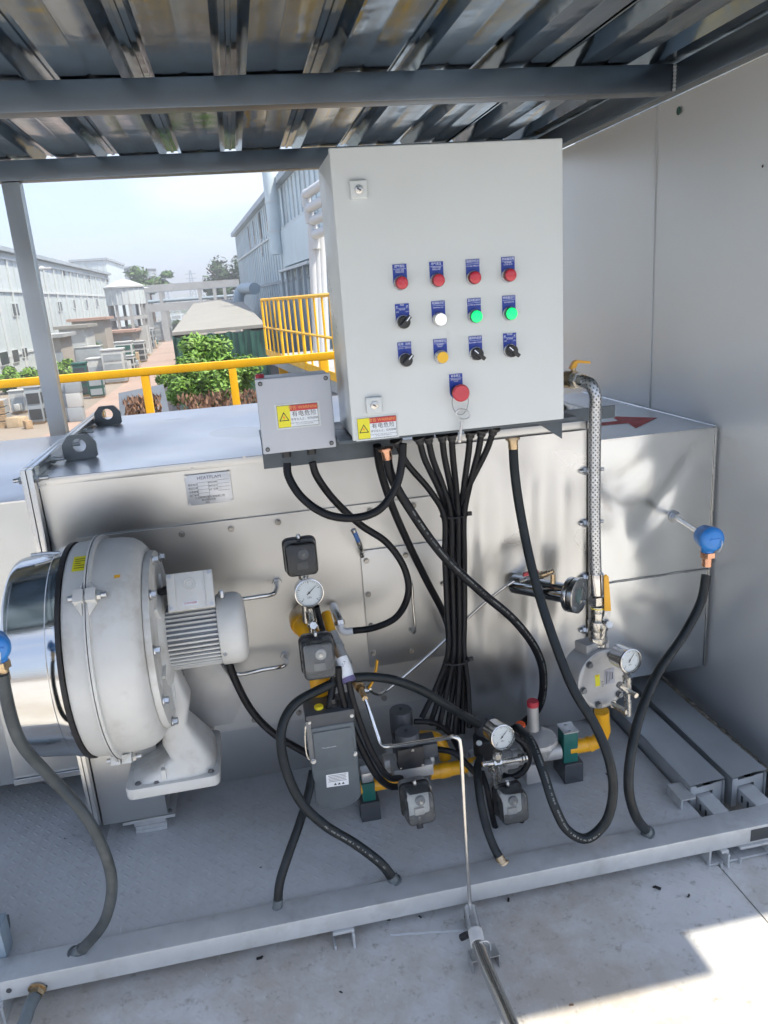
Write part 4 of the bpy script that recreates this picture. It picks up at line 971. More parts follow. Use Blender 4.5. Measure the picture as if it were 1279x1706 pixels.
hose('conduit','short black conduit hooking under the right clear pressure switch',
     [(868,1362,1.635),(868,1384,1.63),(850,1399,1.625),(830,1388,1.63),(818,1350,1.64),(810,1310,1.66),(802,1285,1.69)],.0082,'hose_black',.10,.006)
hose('conduit','black conduit from the lower clear switch behind the actuator to the valve',
     [(563,1112,1.67),(566,1140,1.67),(580,1195,1.67),(604,1250,1.67),(626,1290,1.67),(650,1310,1.69),(674,1308,1.73)],.0088,'hose_black')
hose('conduit','black corrugated conduit from the steel igniter sleeve to the valve coil',
     [(580,1132,1.66),(586,1160,1.66),(600,1205,1.66),(622,1258,1.66),(648,1295,1.67),(668,1296,1.70)],.0082,'hose_black',.12,.006)
hose('conduit','short corrugated conduit entering the actuator top beside the yellow plug',
     [(556,1128,1.70),(553,1150,1.69),(549,1172,1.68),(547,1190,1.68)],.0095,'hose_black',.12,.006)
hose('conduit','black conduit linking the rear valve coil to the cable bundle',
     [(690,1202,1.80),(722,1204,1.80),(748,1222,1.81),(766,1252,1.83)],.0078,'hose_black')
hose('conduit','black conduit linking the front valve coil to the pressure gauge cluster',
     [(728,1248,1.76),(756,1254,1.74),(784,1280,1.71),(806,1304,1.69)],.0085,'hose_black')
hose('conduit','black corrugated conduit curling beside the middle pressure gauge',
     [(852,1222,1.69),(872,1240,1.68),(881,1262,1.68),(872,1284,1.68),(852,1295,1.685),(838,1292,1.70)],.0095,'hose_black',.12,.006)
hose('conduit','black conduit dropping from the upper gauge behind the yellow elbow',
     [(527,1010,1.80),(533,1036,1.81),(541,1062,1.83),(548,1092,1.84)],.0078,'hose_black')
# bundle under the cabinet
tops = [(661,736),(698,731),(713,730),(736,727),(752,726),(783,722),(802,719),(822,716)]
tie = [(739,858),(745,858),(751,859),(757,858),(763,858),(768,857),(773,857),(762,860)]
ordn = ['first','second','third','fourth','fifth','sixth','seventh','eighth']
fan = [(702,1196),(716,1208),(730,1215),(744,1222),(757,1226),(770,1222),(782,1212),(760,1224)]
for k in range(8):
    tx, ty_ = tops[k]; mx_, my_ = tie[k]; yb = 1.845+(.018 if k % 2 else 0); dx = mx_-757
    fx, fy = fan[k]
    hose('conduit', ordn[k]+' corrugated conduit from the left in the bundle under the control cabinet',
     [(tx,ty_,1.775),(tx+(mx_-tx)*.18,ty_+32,1.79),(tx+(mx_-tx)*.72,ty_+(my_-ty_)*.68,1.825),(mx_,my_,yb),(758+dx*.95,930,yb+.01),(760+dx*.85,1020,yb+.015),(760+dx*.8,1090,yb+.02),(759+dx*.9+(fx-759)*.25,1140,yb+.015),(fx,fy,yb-.02)],
     .0086,'hose_black',.13,.0072,ends=((0,.016,.0112,'plastic_black',10),),group='conduits in the bundle under the cabinet',n=10)
for k,(px,py) in enumerate(((756,858),(760,1100))):
    c = P(px,py,y=1.862); m2 = MB(Matrix.Translation(c) @ Matrix.Diagonal((1.18,.95,1,1))); m2.ring((0,0,0),(0,0,1),.0295,.003,24,6); m2.box((.034,-.004,0),(.012,.008,.010))
    tag(m2.build('cable_tie','rubber'), ('upper' if k == 0 else 'lower')+' black cable tie around the conduit bundle', 'cable tie', 'cable ties on the bundle')
# ================================================================== STEEL TUBES
def wire(name, label, pts, r, m='steel_tube', cat='tube', sub=8):
    return tag(MB().tube([P(a,b,y=y) for a,b,y in pts], r, 10, True, sub).build(name, m), label, cat)
wire('impulse_tube','thin steel tube bent from the ball valve down to the floor fitting',
     [(606,1158,1.70),(614,1180,1.68),(628,1222,1.645),(634,1238,1.63),(640,1243,1.62),(652,1243,1.61),(700,1236,1.53),(745,1229,1.445),(757,1227.5,1.425),(764,1231,1.42),(767,1242,1.42),(770,1290,1.42),(776,1400,1.42),(783,1516,1.42)],.0049,'steel_tube')
wire('impulse_tube','thin steel tube slanting from the sight tube behind the cable bundle',
     [(856,968,1.93),(846,974,1.93),(800,1010,1.96),(720,1086,1.965),(650,1145,1.92),(636,1155,1.90),(626,1156,1.87),(612,1147,1.83)],.0046)
# ================================================================== GAUGES, SWITCHES
def gauge(label, px, py, y, rpx, face, needle, dep=.040):
    c = P(px,py,y=y); r = rpx*mpx(y); d = Vector(face).normalized()
    t = thing('pressure_gauge', label, 'gauge', c, 'round pressure gauges')
    up = Vector((0,0,1)); up = (up-d*up.dot(d)).normalized(); rt = up.cross(-d)*-1; F = Matrix((rt if rt.x > 0 else -rt, up, d)).transposed().to_4x4(); F.translation = c
    rt = Vector(F.col[0][:3])
    MB().lathe([(-dep,r*.80),(-dep*.96,r*.90),(-.010,r*.93),(-.008,r*.99),(0,r),(.003,r*.985),(.004,r*.92),(.001,r*.90)],44,c,d,cap1=False).build('case','steel_tube',t)
    di = MB().lathe([(-.004,r*.905),(-.0035,r*.905)],44,c,d).build('dial','dial_white',t)
    m2 = MB(F)
    for k in range(25):
        a = math.radians(225-270*k/24); big = k % 6 == 0; r0 = r*(.66 if big else .74)
        c0,s0_ = math.cos(a),math.sin(a); wd = r*(.022 if big else .012)
        m2.add([(c0*r0-s0_*wd,s0_*r0+c0*wd,-.0030),(c0*r0+s0_*wd,s0_*r0-c0*wd,-.0030),(c0*r*.82+s0_*wd,s0_*r*.82-c0*wd,-.0030),(c0*r*.82-s0_*wd,s0_*r*.82+c0*wd,-.0030)],[(0,1,2,3)])
    tk = m2.build('scale_marks','black_ink',di,smooth=False); tk['kind'] = 'stuff'
    a = math.radians(needle); m2 = MB(F @ Matrix.Rotation(a,4,'Z')); m2.add([(-r*.2,-r*.04,-.0018),(r*.70,-r*.012,-.0018),(r*.70,r*.012,-.0018),(-r*.2,r*.04,-.0018)],[(0,1,2,3)]); m2.lathe([(-.002,r*.07),(-.001,r*.07)],14); m2.build('needle','black_ink',di,smooth=False)
    E3 = F.to_euler(); text('kPa', r*.20, F @ Vector((0,-r*.34,-.0028)), 'black_ink', di, rot=E3); text('0', r*.17, F @ Vector((-r*.42,-r*.40,-.0028)), 'black_ink', di, rot=E3)
    MB().lathe([(.0008,r*.90),(.0022,r*.90)],44,c,d).build('glass','glass_clear',t)
    return t, c, r
def rrect(w_, h_, r, n=5):
    out = []
    for (sx,sz,a0_) in ((1,1,0),(-1,1,90),(-1,-1,180),(1,-1,270)):
        for q in range(n+1):
            a = math.radians(a0_+90*q/n); out.append((sx*(w_/2-r)+r*math.cos(a), sz*(h_/2-r)+r*math.sin(a)))
    return out
def rloft(mb, secs, cap0=True, cap1=True):
    """loft of rounded rectangles, secs = (y, w, h, r)"""
    n = 24; vs = []; fs = []
    for (y,w_,h_,r) in secs: vs += [(x,y,z) for x,z in rrect(w_,h_,r)]
    for i in range(len(secs)-1):
        for k in range(n): k2 = (k+1) % n; fs.append((i*n+k, i*n+k2, (i+1)*n+k2, (i+1)*n+k))
    if cap0: fs.append(tuple(reversed(range(n))))
    if cap1: fs.append(tuple(range((len(secs)-1)*n, len(secs)*n)))
    return mb.add(vs, fs)
def psw(label, px, py, y, wpx, hpx, cover, tilt=0, inner='plastic_dark'):
    k = mpx(y); w_ = wpx*k; h_ = hpx*k; c = P(px,py,y=y); r = w_*.16
    t = thing('pressure_switch', label, 'pressure switch', c, 'square pressure switches with clear covers')
    M0 = Matrix.Translation(c) @ Matrix.Rotation(math.radians(tilt),4,'Z') @ Matrix.Rotation(math.radians(-5),4,'X')
    M0 = M0 @ Matrix.Diagonal((1,1.55,1,1))
    rloft(MB(M0), [(.042,w_*.80,h_*.76,r),(.036,w_*.96,h_*.92,r),(.020,w_*.98,h_*.94,r)]).build('base','cast_grey',t,angle=50)
    rloft(MB(M0), [(.0198,w_*1.06,h_*1.02,r*1.1),(.0135,w_*1.06,h_*1.02,r*1.1)]).build('gasket','rubber',t)
    rloft(MB(M0), [(.0132,w_*.86,h_*.82,r*.7),(.002,w_*.80,h_*.74,r*.6)]).build('inner_body',inner,t,angle=30)
    ib = t.children[-1] if False else t
    m2 = MB(M0); m2.lathe([(0,w_*.17),(.005,w_*.17),(.006,w_*.15)],22,(w_*.08,.0015,h_*.08),(0,-1,0)); m2.build('set_dial','cast_dark' if inner == 'switch_pale' else 'cast_grey',t)
    m2 = MB(M0); m2.lathe([(0,w_*.075),(.004,w_*.06)],16,(w_*.08,-.0050,h_*.08),(0,-1,0)); m2.build('set_screw','nickel',t)
    m2 = MB(M0); m2.box((w_*.02,-.001,-h_*.24),(w_*.34,.006,h_*.20)); m2.build('terminal_block','cast_grey' if inner == 'switch_pale' else 'cast_dark',t,bevel=.001)
    out = [(.0132,w_*1.0,h_*.96,r),(-.014,w_*.97,h_*.93,r),(-.020,w_*.93,h_*.89,r*.9),(-.0225,w_*.86,h_*.82,r*.8)]
    inn = [(-.0205,w_*.84,h_*.80,r*.75),(-.0185,w_*.89,h_*.85,r*.85),(-.013,w_*.925,h_*.885,r*.93),(.0132,w_*.955,h_*.915,r*.95)]
    m2 = MB(M0); rloft(m2, out, cap0=False); rloft(m2, inn, cap0=True, cap1=False)
    n=24; b0_ = 0; b1_ = len(out)*n+(len(inn)-1)*n
    m2.f += [(b0_+(q+1)%n, b0_+q, b1_+q, b1_+(q+1)%n) for q in range(n)]
    m2.build('cover',cover,t,angle=50)
    m2 = MB(M0); m2.lathe([(0,.006),(.006,.006),(.010,.0045)],14,(0,.012,h_*.50),(0,0,1)); m2.build('top_screw','nickel',t)
    m2 = MB(M0); m2.lathe([(0,.005),(.004,.0045)],12,(0,.004,-h_*.47),(0,-.6,-1)); m2.build('bottom_screw','nickel',t)
    return t, M0, w_, h_
_, M9, w9, h9 = psw('dark smoked pressure switch above the upper gauge, highest of the four', 501,928,1.80,54,60,'cover_smoke',0,'plastic_black')
MB().tube([M9 @ Vector((0,.035,-h9*.2)),M9 @ Vector((.004,.036,-h9*.7)),P(512,1035,y=1.86)],.013,14).build('mount_pipe','nickel',_)
psw('clear covered pressure switch halfway down in front of the yellow elbow', 530,1095,1.70,58,70,'cover_clear',0,'plastic_dark')
_, M1, w1, h1 = psw('clear pressure switch below the black valve coils', 696,1338,1.60,56,66,'cover_clear',3,'switch_pale')
MB().tube([M1 @ Vector((0,.01,-h1*.48)),M1 @ Vector((.001,.005,-h1*.62)),M1 @ Vector((0,0,-h1*.80))],.0085,12).build('cable_stub','plastic_black',_)
_, M2, w2, h2 = psw('clear pressure switch below the middle gauge, nearest the right sagging hose', 851,1338,1.62,56,64,'cover_clear',3,'switch_pale')
g1, gc1, gr1 = gauge('round white pressure gauge below the smoked switch, leftmost of the three', 515,988,1.80,25,(.05,-1,.12),40,.045)
g2, gc2, gr2 = gauge('round white pressure gauge in the middle of the gas train', 837,1228,1.62,24.5,(.10,-1,.22),42,.060)
g3, gc3, gr3 = gauge('round white pressure gauge on the gas filter at the right', 1050,1101,1.60,24,(.16,-1,.14),50,.055)
def valve_cluster(parent, pts, name, r=.008, m='nickel'):
    o = MB().tube(pts, r, 14, False).build(name, m, parent); return o
valve_cluster(g1,[P(517,1012,y=1.815),P(520,1030,y=1.815),P(521,1058,y=1.82)],'stem',.0095)
m2 = MB(); hexnut(m2,P(517,1018,y=1.815),(0,0,-1),.013,.02); m2.cyl(P(512,1040,y=1.80),P(528,1042,y=1.80),.008,n=14); m2.cyl(P(520,1042,y=1.80),P(522,1042,y=1.77),.009,n=14); m2.build('test_valve','nickel',g1)
valve_cluster(g2,[P(828,1250,y=1.635),P(829,1272,y=1.64),P(831,1300,y=1.65)],'stem',.0085)
m2 = MB(); hexnut(m2,P(828,1254,y=1.635),(0,0,-1),.0125,.014); m2.cyl(P(803,1274,y=1.64),P(866,1264,y=1.645),.0072,n=14); hexnut(m2,P(822,1271,y=1.64),(1,0,0),.011,.02); m2.cyl(P(822,1285,y=1.62),P(826,1310,y=1.64),.007,n=12); m2.cyl(P(816,1280,y=1.62),P(824,1290,y=1.60),.0075,n=12); m2.build('test_valve','nickel',g2)
bigs = P(862,1264,y=1.648); m2 = MB()
for k in range(3): m2.lathe([(0,.012),(.004,.012)],18,bigs+Vector((.004+.008*k,0,0)),(1,0,0))
m2.build('threaded_end','nickel',g2)
# ================================================================== GAS FILTER with test valve
fc = P(1006,1132,y=1.70); fr_ = 58*mpx(1.70); fd = Vector((.20,-1,.10)).normalized()
gf = thing('gas_filter', 'round cast aluminium gas filter housing with bolted lid at the right', 'gas filter', fc-Vector((0,0,fr_)))
MB().lathe([(-.095,fr_*.70),(-.090,fr_*.86),(-.030,fr_*.96),(-.012,fr_*.99)],48,fc,fd).build('housing','cast_grey',gf)
ld_ = MB().lathe([(-.0115,fr_*1.0),(-.002,fr_*1.0),(0,fr_*.97),(.0005,fr_*.86),(-.002,fr_*.80)],56,fc,fd).build('lid','cast_grey',gf)
F = frame(fc,(1,.20,0),None,fd)
for k in range(6):
    a = math.radians(70+60*k); bolts(ld_,[F @ Vector((fr_*.86*math.cos(a),fr_*.86*math.sin(a),.001))],fd,.0075,.009,'cast_dark','lid_bolt')
m2 = MB(F); m2.box((0,fr_*1.03,-.045),(.075,.030,.055)); m2.build('inlet_neck','cast_grey',gf,bevel=.006)
m2 = MB(F); m2.box((-.020,.002,-.0012),(.015,.032,.0006)); yl = m2.build('yellow_label','label_yellow',ld_,smooth=False)
m2 = MB(F); m2.add([(-.024,.014,-.0007),(-.016,.014,-.0007),(-.020,.017,-.0007)],[(0,1,2)]); m2.build('flame_mark','orange_knob',yl,smooth=False)
m2 = MB(F); m2.box((.019,.004,-.0012),(.032,.042,.0006)); wl_ = m2.build('type_label','grey_sticker',ld_,smooth=False)
m2 = MB(F)
for k in range(5): m2.box((.008+.005*k,.004,-.0007),(.0022 if k in (0,4) else .001,.036-.004*k,.0003))
ltt = m2.build('printed_lines','black_ink',wl_,smooth=False); ltt['kind'] = 'stuff'
text('7617', .009, F @ Vector((-.004,-.012,-.0010)), 'black_ink', ld_, rot=(F @ Matrix.Rotation(math.pi/2,4,'Z')).to_euler())
tv = [P(1044,1126,y=1.625),P(1045,1150,y=1.63),P(1046,1170,y=1.635)]
t3 = MB().cyl(tv[0],tv[1],.0115,n=16); t3.cyl(tv[1],tv[2],.0085,n=16); tvo = t3.build('test_tube','nickel',gf)
m2 = MB(); m2.cyl(P(1031,1140,y=1.625),P(1046,1152,y=1.625),.0095,n=14); m2.cyl(P(1046,1150,y=1.625),P(1060,1159,y=1.595),.0068,n=14); m2.cyl(P(1046,1168,y=1.635),P(1046,1190,y=1.64),.0105,n=16); m2.cyl(P(1020,1173,y=1.68),P(1044,1186,y=1.63),.0072,n=14); m2.ring(P(1021,1173,y=1.678),fd,.0085,.002,20,6); m2.build('test_valve','nickel',gf)['kind'] = 'stuff'
m2 = MB(); m2.cyl(gc3-Vector((.10,-1,.1))*.0+Vector((-.006,.01,-.03)),P(1044,1128,y=1.625),.0085,n=14); m2.build('gauge_stem','nickel',g3)
# ================================================================== GAS PIPES (yellow)
GP = 'yellow_pipe'
def pipe(label, pts, r, sub=8, smooth=True, bands=()):
    q = [P(a,b,y=y) for a,b,y in pts]
    o = tag(MB().tube(q, r, 20, smooth, sub).build('gas_pipe', GP), label, 'pipe', 'yellow gas pipes')
    for (i,rr_,l) in bands:
        a = q[i]; b = q[i+1] if i+1 < len(q) else q[i-1]; d = (b-a).normalized(); MB().lathe([(-l/2,rr_),(l/2,rr_)],20,a,d).build('coupling',GP,o,bevel=.002)
    return o
TZ = P(745,1285,y=1.79)
pipe('yellow gas pipe bending up from the gas train into the filter',[(946,1246,1.77),(962,1243,1.77),(982,1239,1.77),(996,1233,1.765),(1004,1218,1.755),(1003,1202,1.75),(1002,1184,1.745)],.0205,8,True,((2,.0228,.012),))
pipe('short yellow gas pipe between the clear switch and the middle gauge',[(716,1287,1.77),(740,1283,1.77),(775,1276,1.77),(800,1270,1.77)],.0195,6,True,((1,.0212,.030),))
pipe('short yellow gas pipe stub left of the black valve block',[(600,1312,1.77),(622,1307,1.77),(664,1299,1.77)],.0185,6,True)
pipe('small yellow pipe elbow behind the black valve coils',[(742,1265,1.83),(738,1245,1.84),(728,1230,1.85),(708,1226,1.87),(690,1228,1.88)],.0170)
pipe('yellow pipe elbow entering the heater front behind the left gauge',[(502,1020,2.03),(497,1030,1.96),(502,1040,1.90),(512,1052,1.86),(528,1075,1.83),(536,1110,1.80),(540,1140,1.76)],.0265,8,True,((2,.0295,.02),))
pipe('vertical yellow pipe dropping behind the clear switch onto the actuator',[(526,1112,1.755),(530,1140,1.755),(534,1165,1.755),(537,1192,1.755)],.0215,6,True,((2,.0240,.03),))
pipe('short copper-yellow pipe nipple beside the upper yellow elbow',[(543,1022,1.92),(548,1040,1.89),(553,1056,1.87)],.0135)
# burner lance: steel igniter pipe, sleeve, ball valve
lz = thing('igniter_pipe', 'slanting steel igniter pipe with white sticker between the hoses', 'pipe', P(600,1150,y=1.74))
MB().tube([P(553,1054,y=1.87),P(566,1085,y=1.83),P(577,1110,y=1.80),P(588,1130,y=1.77)],.0150,18,False).build('pipe','cast_grey',lz)
m2 = MB(); hexnut(m2,P(560,1070,y=1.85),P(577,1110,y=1.80)-P(560,1070,y=1.85),.0185,.016); hexnut(m2,P(572,1098,y=1.815),P(588,1130,y=1.77)-P(572,1098,y=1.815),.019,.018); m2.build('coupling','green_clamp' if False else 'zinc',lz)
m2 = MB(); m2.tube([P(586,1126,y=1.775),P(595,1138,y=1.755),P(601,1148,y=1.735)],.0125,16,False); hexnut(m2,P(597,1141,y=1.75),P(606,1160,y=1.70)-P(597,1141,y=1.75),.0145,.012); m2.cyl(P(601,1148,y=1.735),P(608,1164,y=1.69),.0075,n=14); m2.build('brass_body','brass',lz)
m2 = MB(); m2.tube([P(568,1096,y=1.70),P(574,1112,y=1.685),P(580,1132,y=1.67)],.0165,20,False); m2.build('sleeve','white_plastic',lz)
MB().lathe([(0,.0172),(.012,.0172),(.013,.0125)],20,P(579,1128,y=1.672),P(584,1142,y=1.66)-P(579,1128,y=1.672)).build('sleeve_end','purple_wire',lz)
text('LC-3', .008, P(572,1106,y=1.663), 'black_ink', lz, rot=(math.pi/2,-1.1,0))
bv = thing('small_ball_valve', 'small ball valve with upright yellow lever beside the igniter pipe', 'valve', P(612,1150,y=1.76))
m2 = MB(); m2.cyl(P(598,1150,y=1.77),P(618,1146,y=1.77),.0085,n=14); hexnut(m2,P(606,1149,y=1.77),(1,0,0),.012,.012); m2.cyl(P(612,1147,y=1.765),P(613,1143,y=1.745),.006,n=12); m2.build('body','nickel',bv)
m2 = MB(); m2.tube([P(614,1146,y=1.744),P(620,1136,y=1.742),P(626,1116,y=1.742),P(628,1100,y=1.742)],.0038,10); m2.build('lever','orange_lever',bv)
# white elbow and steel pipe behind it
we = thing('white_elbow', 'white plastic elbow on a steel nipple ending the junction box conduit', 'elbow', P(575,1050,y=1.93))
MB().tube([P(555,1010,y=2.02),P(560,1022,y=1.98),P(566,1036,y=1.95)],.0125,16).build('steel_nipple','steel_tube',we)
MB().tube([P(566,1036,y=1.95),P(568,1048,y=1.94),P(574,1052,y=1.935),P(588,1051,y=1.93)],.0105,16).build('elbow','white_plastic',we)
m2 = MB(); hexnut(m2,P(565,1034,y=1.952),P(568,1048,y=1.94)-P(565,1034,y=1.952),.0155,.012); m2.build('nut','nickel',we)
# ================================================================== ACTUATOR
ac = thing('gas_actuator', 'tall dark grey actuator box with white label and yellow plug', 'actuator', P(560,1350,y=1.70))
AYF = 1.655; k = mpx(AYF)
c = P(557,1270,y=AYF+.04); aw = .112; ah_ = .205
ztop = P(553,1208,y=AYF).z; zbot = P(565,1345,y=AYF).z
xl = P(517,1260,y=AYF).x; xr = P(596,1260,y=AYF).x
pr = [(xl,ztop),(xr,ztop),(xr,zbot+.025)] + [((xl+xr)/2+(xr-xl)/2*math.cos(a),zbot+.025-.03*math.sin(a)) for a in [math.pi*q/8 for q in range(1,8)]] + [(xl,zbot+.025)]
m2 = MB(); m2.prism([(x,AYF,z) for x,z in pr],(0,.085,0)); ab = m2.build('cover','actuator_grey',ac,bevel=.006,seg=3)
m2 = MB(); m2.prism([(xl+.012,AYF-.0005,ztop-.012),(xr-.012,AYF-.0005,ztop-.012),(xr-.008,AYF-.0005,(ztop+zbot)/2),(xl+.010,AYF-.0005,(ztop+zbot)/2)],(0,-.003,0)); m2.build('raised_panel','actuator_grey',ab,bevel=.001)
zt2 = P(553,1186,y=AYF).z
m2 = MB(); m2.box2((xl-.002,AYF-.002,ztop+.001),(xr+.002,AYF+.088,zt2)); tp_ = m2.build('top_cap','plastic_dark',ac,bevel=.004)
c = P(532,1187,y=AYF+.025); MB().lathe([(0,.0115),(.006,.0115),(.008,.009)],20,(c.x,AYF+.028,zt2-.0005),(0,0,1)).build('yellow_plug','yellow_bright',tp_)
c = P(556,1183,y=AYF+.03); MB().lathe([(0,.015),(.008,.015),(.010,.012),(.022,.012)],20,(c.x,AYF+.03,zt2-.0005),(0,0,1)).build('cable_gland','plastic_black',tp_)
bolts(tp_,[Vector((xl+.006,AYF-.002,(ztop+zt2)/2)),Vector((xr-.006,AYF-.002,(ztop+zt2)/2))],(0,-1,0),.0035,.003,'zinc','screw')
MB().tube([P(520,1200,y=AYF+.01),P(511,1206,y=AYF),P(508,1230,y=AYF),P(513,1262,y=AYF),P(520,1268,y=AYF)],.0028,8).build('side_lever','nickel',ac)
m2 = MB(); m2.box2((xl-.003,AYF-.004,P(520,1268,y=AYF).z),(xl+.009,AYF-.0005,P(520,1200,y=AYF).z)); m2.build('side_strip','cast_dark',ac,bevel=.001)
bolts(ac,[P(522,1268,y=AYF-.004),P(591,1255,y=AYF-.001)],(0,-1,0),.005,.006,'zinc')
lc = P(562,1299,y=AYF-.001); M0 = Matrix.Translation((lc.x,AYF-.0008,lc.z)) @ Matrix.Rotation(math.radians(2),4,'Y')
m2 = MB(M0); m2.box((0,0,0),(.056,.0006,.036)); al = m2.build('white_label','white_plastic',ab,smooth=False)
m2 = MB(M0)
for q in range(5): m2.box((0,-.0005,.014-.0042*q),(.046-.004*(q%2),.0003,.0011))
for q in (-.006,.004,.014):
    m2.add([(q-.004,-.0006,-.014),(q+.004,-.0006,-.014),(q,-.0006,-.0075)],[(0,1,2)])
l5 = m2.build('printed_marks','black_ink',al,smooth=False); l5['kind'] = 'stuff'
m2 = MB(); rr = random.Random(8)
for q in range(9): p = P(538+q*2.6,1246.5-q*.35+rr.uniform(-.6,.6),y=AYF-.0038); m2.box(p,(rr.uniform(.0015,.004),.0004,rr.uniform(.0006,.0014)))
sc_ = m2.build('scuff_marks','white_plastic',ab,smooth=False); sc_['kind'] = 'stuff'
# ================================================================== VALVES of the gas train
vb = thing('solenoid_valve', 'double solenoid valve with two round black coils', 'valve', P(690,1300,y=1.72))
c0 = P(678,1222,y=1.725)
def coil(parent, cx, cy, y, zt_, zb_, r):
    c = P(cx,cy,y=y); return MB().lathe([(zb_-zt_,r),(-.003,r),(0,r*.93),(.0005,r*.3)],28,(c.x,y,c.z),(0,0,1)).build('coil','plastic_dark',parent)
co = coil(vb,678,1218,1.735,.0,-.035,.032); MB().lathe([(0,.005),(.002,.005)],6,P(676,1217,y=1.735)+Vector((0,0,.001)),(0,0,1)).build('coil_nut','black_ink',co)
co = coil(vb,667,1182,1.83,.0,-.07,.032); MB().lathe([(0,.005),(.002,.005)],6,P(667,1181,y=1.83)+Vector((0,0,.001)),(0,0,1)).build('coil_nut','black_ink',co)
zc = P(685,1232,y=1.735).z; zd = P(690,1278,y=1.70).z
cx_ = P(683,1250,y=1.71).x
MB().box2((cx_-.036,1.695,zd),(cx_+.034,1.78,zc)).build('coil_block','plastic_black',vb,bevel=.003)
bolts(vb,[Vector((cx_-.030,1.694,zd+.006)),Vector((cx_+.028,1.694,zd+.006)),Vector((cx_+.004,1.694,zc-.006))],(0,-1,0),.003,.003,'nickel','screw')
MB().box2((cx_+.0345,1.71,zd+.012),(cx_+.075,1.77,zc-.008)).build('connector_box','plastic_dark',vb,bevel=.003)
m2 = MB(); m2.lathe([(0,.012),(.003,.012)],24,(cx_-.036,1.73,zd+.018),(-1,-.3,0)); m2.build('side_disc','cast_grey',vb)
m2 = MB(); m2.box2((cx_-.050,1.70,zd-.034),(cx_+.058,1.83,zd-.001)); m2.cyl((cx_-.065,1.77,zd-.022),(cx_+.072,1.77,zd-.022),.027,n=8); m2.build('valve_body','cast_grey',vb,bevel=.004)
m2 = MB(); m2.box2((cx_-.030,1.66,zd-.052),(cx_+.040,1.70,zd-.036)); m2.cyl((cx_+.004,1.66,zd-.045),(cx_+.004,1.61,zd-.055),.012,n=14); m2.build('switch_adapter','cast_grey',vb,bevel=.002)
v2 = thing('gauge_valve', 'black coil valve with cast body behind the middle gauge', 'valve', P(815,1290,y=1.77))
co = coil(v2,810,1200,1.80,0,-.055,.034); MB().lathe([(0,.005),(.002,.005)],6,P(810,1199,y=1.80)+Vector((0,0,.001)),(0,0,1)).build('coil_nut','black_ink',co)
c = P(812,1238,y=1.78); m2 = MB(); m2.lathe([(-.030,.040),(.022,.040),(.026,.036)],28,c,(0,0,1)); m2.build('coil_base','plastic_black',v2)
m2 = MB(); m2.lathe([(0,.008),(.003,.008)],20,P(798,1237,y=1.742),(-.3,-1,0)); m2.build('side_disc','label_clear',v2)
c = P(812,1270,y=1.77); m2 = MB(); m2.box((c.x,1.77,c.z),(.090,.085,.042)); m2.cyl((c.x-.062,1.77,c.z-.004),(c.x+.085,1.77,c.z-.004),.026,n=8); m2.build('valve_body','cast_grey',v2,bevel=.004)
bolts(v2,[c+Vector((sx*.035,-.044,.012)) for sx in (-1,1)],(0,-1,0),.004,.004,'nickel','screw')
rg = thing('gas_regulator', 'cast grey gas regulator with upright tube and red cap', 'regulator', P(895,1280,y=1.76))
c = P(893,1232,y=1.76)
m2 = MB(); m2.lathe([(-.060,.028),(-.045,.038),(-.020,.045),(-.012,.058),(-.004,.060),(0,.058)],8,c,(0,0,1),a0=math.pi/8); m2.build('body','cast_grey',rg,bevel=.003)
m2 = MB(); m2.lathe([(.001,.058),(.009,.056),(.020,.036),(.026,.020)],28,c,(0,0,1)); m2.build('dome','cast_grey',rg)
m2 = MB()
for q in range(8): a = math.pi/8+math.pi/4*q; m2.lathe([(0,.004),(.004,.004)],6,c+Vector((.050*math.cos(a),.050*math.sin(a),.009)),(0,0,1))
bs = m2.build('dome_screws','zinc',rg); bs['kind'] = 'stuff'
cb = P(888,1215,y=1.75); ct = P(886,1176,y=1.75)
MB().lathe([(0,.0165),((ct-cb).length,.0150)],24,cb,(0,0,1)).build('spring_tube','cast_grey',rg)
MB().lathe([((ct-cb).length+.0002,.0160),((ct-cb).length+.012,.0165),((ct-cb).length+.016,.0150)],12,cb,(0,0,1)).build('red_cap','red_cap',rg)
m2 = MB(); m2.lathe([(0,.011),(.004,.0135),(.010,.0135),(.012,.011)],10,P(867,1211,y=1.72),(-.1,-.2,1)); m2.build('red_knob','orange_knob',rg)
m2 = MB(); c2 = P(893,1262,y=1.77); m2.cyl((c2.x-.075,1.77,P(850,1262,y=1.77).z),(c2.x+.070,1.77,P(930,1250,y=1.77).z),.024,n=20); m2.box((c2.x-.02,1.765,c2.z-.028),(.045,.06,.06)); m2.build('flow_body','cast_grey',rg,bevel=.004)
text('MADIX', .010, P(893,1234,y=1.70), 'black_ink', rg) if False else None
